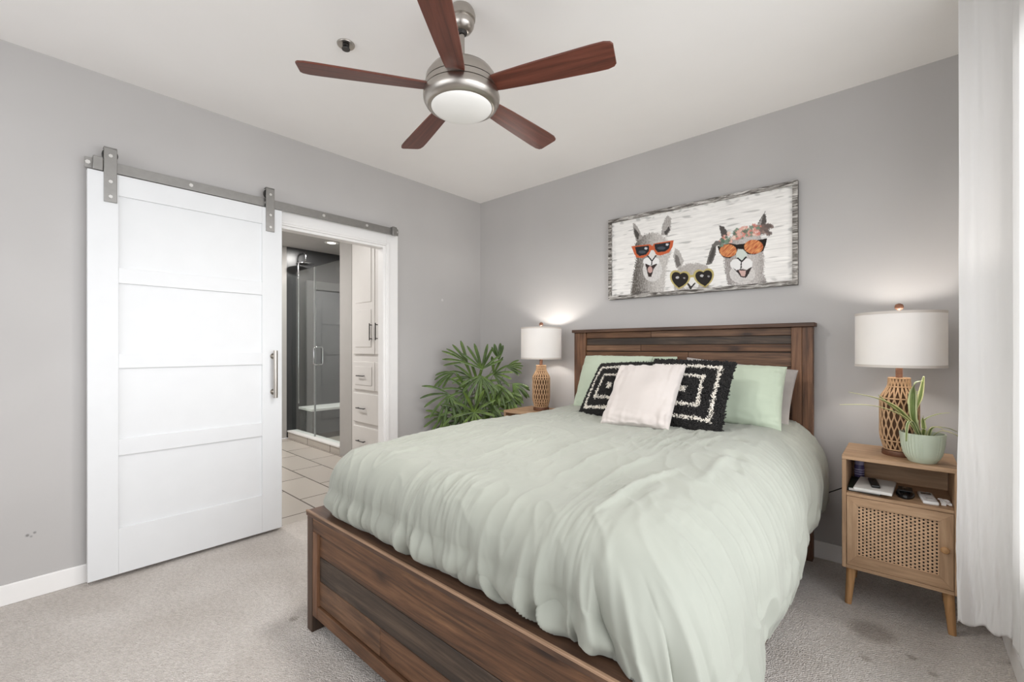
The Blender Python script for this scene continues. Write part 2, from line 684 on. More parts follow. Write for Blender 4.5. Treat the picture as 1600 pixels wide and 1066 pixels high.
# left wall with the doorway
OY0, OY1, OZ = 1.205, 2.062, 2.112
wl = MB()
TL = 0.07
wl.box(XL - TL, XL, YF, OY0, 0, H)
wl.box(XL - TL, XL, OY1, YB + T, 0, H)
wl.box(XL - TL, XL, OY0, OY1, OZ, H)
struct(wl.build('wall_left', M['wall'], smooth=0))
# right wall with a window
WY0, WY1, WZ0, WZ1 = -0.60, 2.43, 0.42, 2.42
wr = MB()
wr.box(XR, XR + T, YF, WY0, 0, H)
wr.box(XR, XR + T, WY1, YB, 0, H)
wr.box(XR, XR + T, WY0, WY1, 0, WZ0)
wr.box(XR, XR + T, WY0, WY1, WZ1, H)
struct(wr.build('wall_right', M['wall'], smooth=0))
# front wall (behind the camera) with a wide window added to let in light
FX0, FX1, FZ0, FZ1 = -3.00, 0.10, 0.95, 2.55
wf = MB()
wf.box(XL - T, FX0, YF - T, YF, 0, H)
wf.box(FX1, XR + T, YF - T, YF, 0, H)
wf.box(FX0, FX1, YF - T, YF, 0, FZ0)
wf.box(FX0, FX1, YF - T, YF, FZ1, H)
struct(wf.build('wall_front', M['wall'], smooth=0))
# window frames
w1 = MB()
for (a, b, c, d) in ((WY0, WY0 + .05, WZ0, WZ1), (WY1 - .05, WY1, WZ0, WZ1), (WY0 + .05, WY1 - .05, WZ0, WZ0 + .05), (WY0 + .05, WY1 - .05, WZ1 - .05, WZ1), (0.83, 0.87, WZ0 + .05, WZ1 - .05)):
    w1.box(XR + 0.05, XR + 0.10, a, b, c, d)
struct(w1.build('window_1', M['trim'], smooth=0))
w2 = MB()
for (a, b, c, d) in ((FX0, FX0 + .05, FZ0, FZ1), (FX1 - .05, FX1, FZ0, FZ1), (FX0 + .05, FX1 - .05, FZ0, FZ0 + .05), (FX0 + .05, FX1 - .05, FZ1 - .05, FZ1), (-1.10, -1.05, FZ0 + .05, FZ1 - .05)):
    w2.box(a, b, YF - 0.10, YF - 0.05, c, d)
struct(w2.build('added_window_2', M['trim'], smooth=0))  # frame of the added, unseen front window


def base(name, x0, x1, y0, y1):
    struct(MB().box(x0, x1, y0, y1, 0, 0.10).build(name, M['trim'], bevel=0.004))


mbl = MB()
mbl.box(XL, XL + 0.014, YF, OY0 - 0.12, 0, 0.10)
mbl.box(XL, XL + 0.014, OY1 + 0.12, YB, 0, 0.10)
struct(mbl.build('baseboard_left', M['trim'], bevel=0.004))
base('baseboard_back', XL + 0.015, XR - 0.015, YB - 0.014, YB)
base('baseboard_right', XR - 0.014, XR, YF, YB - 0.015)
# door casing and jamb
cs = MB()
cs.box(XL, XL + 0.018, OY1, OY1 + 0.115, 0, OZ + 0.112)
cs.box(XL, XL + 0.018, OY0 - 0.115, OY0, 0, OZ + 0.112)
cs.box(XL, XL + 0.018, OY0, OY1, OZ, OZ + 0.112)
cs.box(XL + 0.018, XL + 0.024, OY1 + 0.012, OY1 + 0.03, 0, OZ + 0.03)
cs.box(XL + 0.018, XL + 0.024, OY0, OY1 + 0.012, OZ + 0.012, OZ + 0.03)
struct(cs.build('trim_1', M['trim'], bevel=0.003))
jb = MB()
jb.box(XL - TL - 0.006, XL + 0.004, OY1 - 0.02, OY1 + 0.001, 0, OZ)
jb.box(XL - TL - 0.006, XL + 0.004, OY0 - 0.001, OY0 + 0.02, 0, OZ)
jb.box(XL - TL - 0.006, XL + 0.004, OY0 + 0.02, OY1 - 0.02, OZ - 0.02, OZ + 0.001)
struct(jb.build('trim_2', M['trim'], bevel=0.002))

# bathroom shell
slab('floor_bathroom', BX, XL, BYF, BYW, -0.10, -0.002, M['floor_tile'])
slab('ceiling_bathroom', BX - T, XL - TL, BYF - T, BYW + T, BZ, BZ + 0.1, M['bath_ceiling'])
slab('wall_bathroom_near', BX - T, XL - TL, BYF - T, BYF, 0, BZ, M['bath_wall'])
wb = MB()
wb.box(BX - T, BX, BYF, 2.49, 0, BZ, 0)
wb.box(BX - T, BX, 2.49, BYW, 0, BZ, 1)
struct(wb.build('wall_bathroom_left', [M['bath_wall'], M['mosaic']], smooth=0))
slab('wall_bathroom_back', BX - T, XL - TL, BYW, BYW + T, 0, BZ, M['shower_tile'])
slab('wall_shower_side', -4.905, -4.63, 2.50, BYW, 0, BZ, M['bath_wall'])
# white door with casing on the bathroom's far wall
dr = MB()
dr.box(BX + 0.002, BX + 0.03, 1.45, 2.25, 0.005, 2.08)
for z0, z1 in ((0.2, 0.6), (0.7, 1.05), (1.15, 1.5), (1.6, 1.95)):
    dr.box(BX + 0.03, BX + 0.036, 1.56, 2.14, z0, z1)
struct(dr.build('door_1', M['door'], bevel=0.004))
dc = MB()
dc.box(BX + 0.002, BX + 0.04, 2.26, 2.36, 0, 2.22)
dc.box(BX + 0.002, BX + 0.04, 1.34, 1.44, 0, 2.22)
dc.box(BX + 0.002, BX + 0.04, 1.44, 2.26, 2.10, 2.22)
struct(dc.build('trim_3', M['trim'], bevel=0.004))

# ------------------------------------------------------------------ barn door and track
track = thing('barn_door_track', 'long flat grey steel rail bolted above the doorway', 'door track', (XL + 0.06, 0.235, 2.228))
MB().box(-0.004, 0.004, 0, 1.915, -0.028, 0.028).build('rail', M['steel'], track, bevel=0.001)
for y in (0.012, 0.46, 0.88, 1.27, 1.62, 1.895):
    b = MB()
    b.cyl((-0.06, y, 0), (-0.0045, y, 0), 0.011, 14)
    b.cyl((0.004, y, 0), (0.012, y, 0), 0.011, 6)
    b.build('bolt', M['bolt'], track)
for y in (0.050, 1.865):
    s_ = MB()
    s_.box(0.0045, 0.03, y - 0.02, y + 0.02, -0.036, 0.036)
    s_.box(-0.012, 0.0045, y - 0.02, y + 0.02, 0.0285, 0.036)
    s_.build('end_stop', M['steel'], track, bevel=0.003)

DY0, DY1, DZ0, DZ1 = 0.245, 1.207, 0.022, 2.190
DXB, DXF = XL + 0.040, XL + 0.082
door = thing('barn_door', 'tall white sliding barn door with four recessed panels', 'door', (DXB, DY0, DZ0))
w_, h_ = DY1 - DY0, DZ1 - DZ0
th = DXF - DXB
d_ = MB()
d_.box(0, th - 0.012, 0, w_, 0, h_)
d_.build('panel', M['door'], door)
fr_ = MB()
a = th - 0.012
for y0, y1 in ((0, 0.122), (w_ - 0.124, w_)):
    fr_.box(a, th, y0, y1, 0, h_)
for z0, z1 in ((0, 0.248), (0.643, 0.732), (1.118, 1.196), (1.581, 1.665), (2.055, h_)):
    fr_.box(a, th, 0.122, w_ - 0.124, z0, z1)
fr_.build('stile_and_rail_frame', M['door'], door, bevel=0.0015)
for yc in (0.334, 1.131):
    y = yc - DY0
    hg = MB()
    z0, z1 = 2.032 - DZ0, 2.325 - DZ0
    hg.box(th + 0.0005, th + 0.0065, y - 0.027, y + 0.027, z0, z1 - 0.004)
    hg.box(0.008, th + 0.0065, y - 0.027, y + 0.027, z1 - 0.004, z1 + 0.002)
    ho = hg.build('hanger_strap', M['steel'], door, bevel=0.002)
    for zz in (z0 + 0.03, z0 + 0.11, z1 - 0.045):
        MB().cyl((th + 0.0065, y, zz), (th + 0.013, y, zz), 0.009, 6).build('bolt', M['bolt'], ho)
    zc = 2.228 + 0.029 + 0.034 - DZ0
    wh = MB()
    xx = 0.06 - (DXB - XL)
    wh.cyl((xx - 0.010, y, zc), (xx + 0.010, y, zc), 0.033, 28)
    wh.cyl((xx - 0.016, y, zc), (th + 0.001, y, zc), 0.008, 12)
    wh.build('wheel', M['dark_metal'], ho)
hd = MB()
hy = 1.150 - DY0
hd.cyl((th + 0.045, hy, 0.917 - DZ0), (th + 0.045, hy, 1.233 - DZ0), 0.013, 20)
for z in (0.955, 1.195):
    hd.cyl((th, hy, z - DZ0), (th + 0.045, hy, z - DZ0), 0.010, 16)
    hd.cyl((th, hy, z - DZ0), (th + 0.006, hy, z - DZ0), 0.019, 18)
hd.build('handle', M['nickel'], door)

# ------------------------------------------------------------------ ceiling fan
FZ = 0.0
fan = thing('ceiling_fan', 'brushed nickel ceiling fan with five red-brown wooden blades and a round light', 'ceiling fan', (-1.452, 1.302, H))
mount = MB().lathe([(0.026, -0.104), (0.042, -0.096), (0.053, -0.078), (0.055, -0.060), (0.051, -0.056), (0.059, -0.050), (0.061, -0.034), (0.056, -0.014), (0.048, -0.001)], 40)
mount.build('canopy', M['nickel'], fan)
MB().cyl((0, 0, -0.118), (0, 0, -0.245), 0.0125, 20).build('downrod', M['nickel'], fan)
MB().lathe([(0.018, -0.116), (0.024, -0.110), (0.024, -0.100)], 24).build('hanger_ball', M['dark_metal'], fan)
mot = MB().lathe([(0.02, -0.225), (0.024, -0.245), (0.045, -0.254), (0.095, -0.266), (0.135, -0.285), (0.155, -0.315), (0.159, -0.345)], 56)
mot.build('motor_housing', M['nickel'], fan)
low = MB().lathe([(0.150, -0.346), (0.160, -0.349), (0.161, -0.372), (0.152, -0.3735), (0.163, -0.377), (0.168, -0.392), (0.166, -0.410), (0.156, -0.428), (0.141, -0.437), (0.133, -0.437)], 56)
low.build('light_ring', M['nickel'], fan)
pr = [(0.134 * math.cos(a), -0.433 - 0.036 * math.sin(a)) for a in np.linspace(0, PI / 2 - 0.03, 12)]
MB().lathe(pr, 48).build('light_lens', M['opal'], fan)
fl_d = bpy.data.lights.new('fan_lamp_light', 'AREA')
fl_d.shape = 'DISK'
fl_d.size = 0.26
fl_d.energy = 17
fl_d.color = (1.0, 0.98, 0.96)
fl_o = bpy.data.objects.new('fan_lamp_light', fl_d)
fl_o.location = (-1.452, 1.302, H - 0.478)
COL.objects.link(fl_o)
for k in range(5):
    ang = math.radians(20 + 72 * k)
    bl = MB()
    rows = []
    outline = [(0.135, 0.038), (0.18, 0.044), (0.30, 0.052), (0.45, 0.059), (0.58, 0.064), (0.63, 0.064), (0.655, 0.057), (0.664, 0.045)]
    pts = [(x, y) for x, y in outline] + [(x, -y) for x, y in reversed(outline)]
    bl.prism(pts, 'z', -0.004, 0.004)
    bo = bl.build('blade', M['blade'], fan, bevel=0.0015)
    bo.location = (0, 0, -0.360)
    bo.rotation_euler = (math.radians(-12), 0, ang)
    ir = MB()
    ir.prism([(0.10, 0.022), (0.16, 0.03), (0.205, 0.018), (0.215, 0), (0.205, -0.018), (0.16, -0.03), (0.10, -0.022)], 'z', 0.005, 0.010)
    ir.build('blade_iron', M['nickel'], bo, bevel=0.001)

sp = thing('ceiling_sprinkler', 'small recessed dark metal sprinkler head in the ceiling', 'sprinkler', (-2.047, 1.075, H))
MB().lathe([(0.018, -0.002), (0.040, -0.006), (0.042, -0.002), (0.042, -0.0005)], 32).build('escutcheon', M['nickel'], sp)
q = MB()
q.cyl((0, 0, -0.004), (0, 0, -0.012), 0.016, 14)
q.tube([(-0.013, 0, -0.01), (-0.016, 0, -0.016), (0, 0, -0.024), (0.016, 0, -0.016), (0.013, 0, -0.01)], 0.004, 8)
q.lathe([(0.019, -0.027), (0.020, -0.024)], 18)
q.build('head', M['dark_metal'], sp)

# ------------------------------------------------------------------ picture
PX0, PX1, PZ0, PZ1 = -1.763, -0.475, 1.636, 2.274
pic = thing('framed_picture', 'white wood picture of three furry animals wearing sunglasses', 'picture', (PX0, YB - 0.004, PZ0))
PW, PH = PX1 - PX0, PZ1 - PZ0
Hm = [1101.8646, 0.0, 62.0571, -330.3954, -615.8987, 993.0778, -0.2412, 0.0]


def paint_canvas():
    NU, NV = 620, 310
    a = np.linspace(0, 1, NU)[:, None] * np.ones((1, NV))
    b = np.linspace(0, 1, NV)[None, :] * np.ones((NU, 1))
    den = Hm[6] * a + Hm[7] * b + 1
    U = (Hm[0] * a + Hm[1] * b + Hm[2]) / den        # design-sheet coordinates
    V = (Hm[3] * a + Hm[4] * b + Hm[5]) / den
    ax, bz = a * PW, b * PH
    C = np.zeros((NU, NV, 3))
    C[:] = lin((238, 235, 231))[:3]
    streak = pnoise(ax * 6, bz * 90, 1) + 0.5 * pnoise(ax * 20, bz * 200, 2)
    C *= (1 + 0.16 * streak)[..., None]
    gaps = np.abs(((bz / 0.079) % 1) - 0.5)
    C *= (1 - 0.22 * sstep(0.465, 0.497, gaps) * (0.4 + sstep(-0.1, 0.3, pnoise(ax * 9, bz * 3, 4))))[..., None]
    scr = sstep(0.33, 0.45, pnoise(ax * 7, bz * 60, 9))
    C *= (1 - 0.35 * scr)[..., None]
    fx = 12 * pnoise(U / 9, V / 9, 5) + 8 * pnoise(U / 4, V / 5, 6)
    fy = 12 * pnoise(U / 8, V / 10, 7) + 8 * pnoise(U / 5, V / 4, 8)

    def inside(poly, rough=1.0):
        x, y = U + fx * rough, V + fy * rough
        r = np.zeros(U.shape, bool)
        n = len(poly)
        for i in range(n):
            x0, y0 = poly[i]
            x1, y1 = poly[(i + 1) % n]
            if y0 == y1:
                continue
            c = ((y0 > y) != (y1 > y)) & (x < (x1 - x0) * (y - y0) / (y1 - y0) + x0)
            r ^= c
        return r

    def ell(cx, cy, rx, ry, rough=0.3):
        return (((U + fx * rough - cx) / rx) ** 2 + ((V + fy * rough - cy) / ry) ** 2) < 1

    def put(mask, rgb, k=1.0):
        c = np.array(lin(rgb)[:3])
        C[mask] = C[mask] * (1 - k) + c * k

    fur = pnoise(U / 7, V / 16, 12) + 0.7 * pnoise(U / 3.5, V / 6, 13)

    def furry(mask, dark, light, side):
        d, l = np.array(lin(dark)[:3]), np.array(lin(light)[:3])
        t = np.clip(side + 0.45 * fur, 0, 1)[..., None]
        C[mask] = (d * (1 - t) + l * t)[mask]

    # first animal
    furry(inside([(228, 960), (250, 800), (272, 690), (265, 560), (285, 520), (330, 490), (400, 468), (470, 485), (530, 540), (548, 620), (515, 720), (505, 800), (488, 960)], 1.8), (92, 86, 80), (212, 207, 202), sstep(230, 470, U) * 0.8)
    furry(inside([(248, 395), (266, 402), (300, 450), (322, 520), (275, 535), (252, 470)], 0.6), (110, 104, 98), (200, 195, 190), 0.5 + 0 * U)
    put(inside([(256, 430), (300, 480), (288, 528), (266, 500)], 0.6), (62, 58, 55), 0.9)
    furry(inside([(520, 335), (546, 360), (542, 450), (515, 495), (466, 486), (478, 410), (500, 360)], 0.6), (110, 104, 98), (205, 200, 196), 0.55 + 0 * U)
    put(inside([(530, 420), (538, 450), (505, 492), (490, 470)], 0.6), (58, 54, 52), 0.9)
    furry(ell(400, 760, 75, 90), (175, 170, 166), (232, 229, 226), 0.6 + 0 * U)
    put(ell(395, 640, 38, 35), (222, 219, 216))
    put(ell(362, 695, 34, 30), (232, 230, 228))
    put(ell(420, 693, 34, 30), (232, 230, 228))
    for seg in ([(355, 648), (366, 646), (398, 684), (394, 694)], [(425, 642), (433, 648), (402, 692), (396, 684)], [(392, 688), (400, 688), (397, 722), (390, 722)]):
        put(inside(seg, 0.2), (40, 37, 36))
    put(inside([(342, 708), (352, 712), (388, 728), (430, 712), (438, 716), (408, 752), (392, 815), (368, 812), (358, 765)], 0.3), (58, 48, 46))
    put(ell(382, 757, 19, 26, 0.2), (196, 160, 152))
    put(inside([(236, 576), (380, 560), (400, 574), (412, 555), (566, 528), (556, 582), (530, 625), (462, 648), (430, 642), (410, 604), (390, 606), (372, 642), (320, 668), (274, 662), (254, 622)], 0.15), (196, 98, 62))
    put(inside([(264, 582), (374, 570), (374, 612), (350, 640), (300, 652), (276, 632)], 0.15), (40, 42, 46))
    put(inside([(416, 560), (540, 543), (530, 592), (500, 616), (442, 622), (420, 597)], 0.15), (40, 42, 46))
    for (cx, cy) in ((350, 592), (515, 563)):
        put(ell(cx, cy, 12, 9), (206, 208, 212))
    put(ell(320, 620, 28, 12), (92, 98, 108), 0.6)
    put(ell(470, 590, 30, 12), (92, 98, 108), 0.6)
    # third animal
    furry(inside([(985, 875), (965, 760), (955, 650), (940, 560), (980, 510), (1100, 470), (1230, 480), (1270, 540), (1265, 620), (1270, 700), (1265, 790), (1292, 865)], 1.8), (104, 96, 92), (208, 202, 198), 0.45 + 0.35 * sstep(1000, 1120, U) - 0.3 * sstep(1180, 1280, U))
    put(inside([(918, 412), (960, 425), (986, 470), (975, 525), (940, 515)], 0.6), (84, 79, 76))
    put(inside([(1276, 306), (1291, 380), (1270, 432), (1215, 445), (1198, 445), (1235, 370)], 0.7), (88, 83, 80))
    furry(inside([(1232, 385), (1262, 340), (1238, 430), (1205, 440)], 0.6), (140, 134, 130), (190, 186, 182), 0.5 + 0 * U)
    furry(ell(1100, 790, 100, 75), (170, 164, 160), (230, 226, 222), 0.6 + 0 * U)
    put(ell(1095, 640, 42, 45), (205, 212, 204))
    put(ell(1052, 716, 46, 42), (234, 232, 230))
    put(ell(1135, 712, 46, 42), (234, 232, 230))
    for seg in ([(1055, 668), (1066, 662), (1098, 688), (1092, 698)], [(1128, 652), (1136, 660), (1100, 698), (1094, 690)], [(1088, 690), (1098, 690), (1094, 750), (1084, 750)]):
        put(inside(seg, 0.2), (40, 37, 36))
    put(inside([(1022, 738), (1055, 762), (1090, 752), (1130, 760), (1175, 735), (1150, 790), (1125, 822), (1088, 812), (1062, 780)], 0.3), (56, 46, 45))
    put(inside([(1072, 762), (1130, 765), (1120, 810), (1092, 806)], 0.2), (206, 172, 164))
    put(inside([(906, 575), (1000, 552), (1056, 562), (1108, 556), (1200, 530), (1292, 514), (1284, 560), (1262, 612), (1200, 640), (1140, 636), (1108, 600), (1064, 596), (1050, 640), (1000, 670), (950, 660), (922, 628)], 0.15), (40, 33, 30))
    lens = ell(990, 610, 66, 50, 0.1) & (V > 556) | ell(1188, 580, 74, 55, 0.1) & (V > 520)
    st = np.clip(0.5 + 0.9 * pnoise((U + V) / 14, (U - V) / 60, 20), 0, 1)[..., None]
    C[lens] = (np.array(lin((168, 66, 48))[:3]) * (1 - st) + np.array(lin((232, 168, 108))[:3]) * st)[lens]
    rr = random.Random(5)
    for i in range(150):
        t = rr.random()
        cx = 935 + 385 * t + rr.uniform(-12, 12)
        cy = 540 - 90 * math.sin(min(1, t * 1.25) * PI * 0.5) + rr.uniform(-38, 34)
        r = rr.uniform(10, 19)
        if t > 0.82:
            c = rr.choice([(122, 104, 98), (104, 92, 88), (142, 122, 114)])
        else:
            c = rr.choice([(216, 150, 138), (206, 132, 120), (226, 178, 164), (120, 142, 124), (92, 112, 96), (232, 206, 190)])
        put(ell(cx, cy, r, r * 0.85, 0.9), c, 0.92)
    # middle animal
    furry(inside([(566, 930), (580, 780), (612, 738), (680, 708), (760, 708), (832, 730), (856, 800), (838, 930)], 1.6), (140, 132, 126), (212, 207, 203), 0.5 + 0 * U)
    furry(inside([(578, 588), (608, 610), (645, 690), (622, 745), (585, 745), (562, 655)], 0.6), (150, 144, 138), (206, 202, 198), 0.5 + 0 * U)
    put(inside([(576, 640), (600, 650), (622, 720), (592, 742), (578, 690)], 0.6), (92, 86, 82), 0.8)
    put(inside([(818, 722), (835, 650), (868, 560), (898, 530), (942, 545), (932, 568), (898, 572), (892, 640), (862, 712)], 0.5), (112, 108, 104))
    put(inside([(838, 690), (850, 640), (880, 572), (890, 590), (880, 640), (856, 705)], 0.5), (70, 66, 63), 0.8)
    put(ell(700, 870, 60, 55), (228, 225, 221))
    put(inside([(664, 858), (676, 856), (702, 886), (730, 856), (738, 862), (706, 900), (704, 915), (696, 915)], 0.2), (60, 56, 54))

    def heart(cx, cy, s, rot):
        x, y = (U - cx) / s, (V - cy) / s
        x, y = x * math.cos(rot) - y * math.sin(rot), x * math.sin(rot) + y * math.cos(rot)
        y = -y * 1.05 + 0.12
        return (x * x + y * y - 0.62) ** 3 - 0.9 * x * x * y ** 3 < 0
    for (cx, cy, ro) in ((613, 838, -0.10), (803, 825, 0.12)):
        put(heart(cx, cy, 88, ro), (188, 172, 112))
        put(heart(cx, cy, 72, ro), (44, 40, 38))
        put(ell(cx - 18, cy - 20, 13, 10), (188, 186, 184))
        put(ell(cx + 34, cy - 16, 9, 7), (150, 146, 144))
    put(inside([(684, 800), (722, 796), (722, 815), (684, 820)], 0.1), (188, 172, 112))
    # scratched edges
    e = np.minimum(np.minimum(ax, PW - ax), np.minimum(bz, PH - bz))
    C *= (1 - 0.35 * sstep(0.07, 0.035, e) * sstep(0.05, 0.35, pnoise(ax * 22, bz * 40, 31)))[..., None]
    P = np.stack([ax, np.zeros_like(ax), bz], -1)
    A = np.concatenate([np.clip(C, 0, 1), np.ones((NU, NV, 1))], -1)
    t = NT('painted_canvas')
    at = t.n('ShaderNodeAttribute', attribute_name='paint')
    t.set(at.outputs['Color'], 0.75, 0, 0.2)
    o = np_mesh('painted_canvas', P, grid_quads(NU, NV), t.m, pic, True, A)
    o.location = (0, -0.016, 0)
    s = o.modifiers.new('board', 'SOLIDIFY')
    s.thickness = 0.014
    s.offset = -1
    return o


paint_canvas()
f_ = MB()
fw_ = 0.028
f_.prism([(0, 0), (PW, 0), (PW - fw_, fw_), (fw_, fw_)], 'y', -0.030, 0.0)
f_.prism([(0, PH), (fw_, PH - fw_), (PW - fw_, PH - fw_), (PW, PH)], 'y', -0.030, 0.0)
f_.prism([(0, 0), (fw_, fw_), (fw_, PH - fw_), (0, PH)], 'y', -0.030, 0.0)
f_.prism([(PW, 0), (PW, PH), (PW - fw_, PH - fw_), (PW - fw_, fw_)], 'y', -0.030, 0.0)
f_.build('frame', M['frame_paint'], pic, bevel=0.002)

# ------------------------------------------------------------------ bed frame
BCX = -1.215
bed = thing('bed_frame', 'reclaimed brown plank bed frame with tall headboard and solid footboard', 'bed', (BCX, 0.86, 0))


def part(mb, name, mat, parent, bevel=0.002):
    return mb.build(name, mat, parent, bevel=bevel)


# headboard: y from 2.16 to 2.23 in bed coordinates
hy0, hy1 = 2.225, 2.295
hl, hr = -2.045 - BCX, -0.392 - BCX
head = part(MB().box(hl + 0.05, hr - 0.05, hy0 + 0.035, hy1, 0.30, 1.372), 'headboard', M['wood_dark'], bed)
part(MB().box(hl - 0.014, hr + 0.012, hy0 - 0.018, hy1 + 0.01, 1.376, 1.400), 'cap', M['wood_cap'], head, 0.003)
for (x0, x1, m) in ((hl, hl + 0.052, 'wood_mid_v'), (hl + 0.0535, hl + 0.107, 'wood_mid_v'), (hr - 0.107, hr - 0.0535, 'wood_mid_v'), (hr - 0.052, hr, 'wood_mid_v')):
    part(MB().box(x0, x1, hy0, hy0 + 0.06, 0.0, 1.375), 'post_board', M[m], head)
xi0, xi1 = hl + 0.109, hr - 0.109
rows = [(1.329, 1.3745, 'wood_mid', -0.17), (1.275, 1.326, 'wood_dark', None), (1.228, 1.273, 'wood_light', -0.25), (1.138, 1.221, 'wood_mid', 0.1), (1.045, 1.134, 'wood_light', -0.3), (0.950, 1.041, 'wood_mid', None), (0.85, 0.946, 'wood_dark', 0.2), (0.72, 0.846, 'wood_mid', None), (0.45, 0.716, 'wood_mid', None)]
for z0, z1, m, sp_ in rows:
    dy = 0.008 if m == 'wood_dark' else 0.003
    if sp_ is None:
        part(MB().box(xi0, xi1, hy0 + 0.012 + dy, hy0 + 0.034, z0, z1), 'plank', M[m], head)
    else:
        part(MB().box(xi0, sp_ - 0.0008, hy0 + 0.012 + dy, hy0 + 0.034, z0, z1), 'plank', M[m], head)
        part(MB().box(sp_ + 0.0008, xi1, hy0 + 0.014 + dy, hy0 + 0.034, z0, z1), 'plank', M['wood_light' if m == 'wood_mid' else 'wood_mid'], head)

# footboard: front face at y=0, 0.095 thick
fl, fr2 = -1.985 - BCX, -0.425 - BCX
foot = part(MB().box(fl + 0.02, fr2 - 0.02, 0.028, 0.075, 0.09, 0.505), 'footboard', M['wood_dark'], bed)
part(MB().box(fl, fr2, -0.005, 0.095, 0.508, 0.5285), 'cap_board', M['wood_cap'], foot, 0.002)
part(MB().box(fl, fr2, -0.0065, 0.004, 0.5235, 0.5315), 'front_edge_strip', M['wood_edge'], foot, 0.002)
part(MB().box(fl, fl + 0.048, 0.0, 0.085, 0.0, 0.5055), 'leg', M['wood_dark_v'], foot, 0.003)
part(MB().box(fr2 - 0.048, fr2, 0.0, 0.085, 0.0, 0.5055), 'leg', M['wood_dark_v'], foot, 0.003)
part(MB().box(fl + 0.049, fl + 0.090, 0.002, 0.027, 0.075, 0.4445), 'stile', M['wood_mid_v'], foot)
part(MB().box(fr2 - 0.090, fr2 - 0.049, 0.002, 0.027, 0.075, 0.4445), 'stile', M['wood_mid_v'], foot)
part(MB().box(fl + 0.049, fr2 - 0.049, 0.003, 0.027, 0.446, 0.5055), 'top_rail', M['wood_mid'], foot)
part(MB().box(fl + 0.0905, fr2 - 0.0905, 0.003, 0.027, 0.075, 0.128), 'bottom_rail', M['wood_mid'], foot)
for z0, z1, m, sp_ in ((0.3445, 0.445, 'wood_mid', None), (0.2375, 0.342, 'wood_dark', 0.45), (0.130, 0.235, 'wood_light', -0.2)):
    if sp_ is None:
        part(MB().box(fl + 0.091, fr2 - 0.091, 0.014, 0.0275, z0, z1), 'plank', M[m], foot, 0.0025)
    else:
        part(MB().box(fl + 0.091, sp_ - 0.001, 0.014, 0.0275, z0, z1), 'plank', M[m], foot, 0.0025)
        part(MB().box(sp_ + 0.001, fr2 - 0.091, 0.014, 0.0275, z0, z1), 'plank', M['wood_mid'], foot, 0.0025)
for sx in (fl + 0.004, fr2 - 0.012):
    part(MB().box(sx, sx + 0.03, 0.0965, hy0 - 0.001, 0.07, 0.44), 'side_rail', M['wood_mid'], bed)

# mattress
mt = MB().box(-1.93, -0.50, 1.0, 3.03, 0.30, 0.745)
tag(mt.build('mattress', M['mattress'], bevel=0.05, seg=4), 'thick mattress lying in the bed frame under the sage comforter', 'mattress')

# ------------------------------------------------------------------ comforter


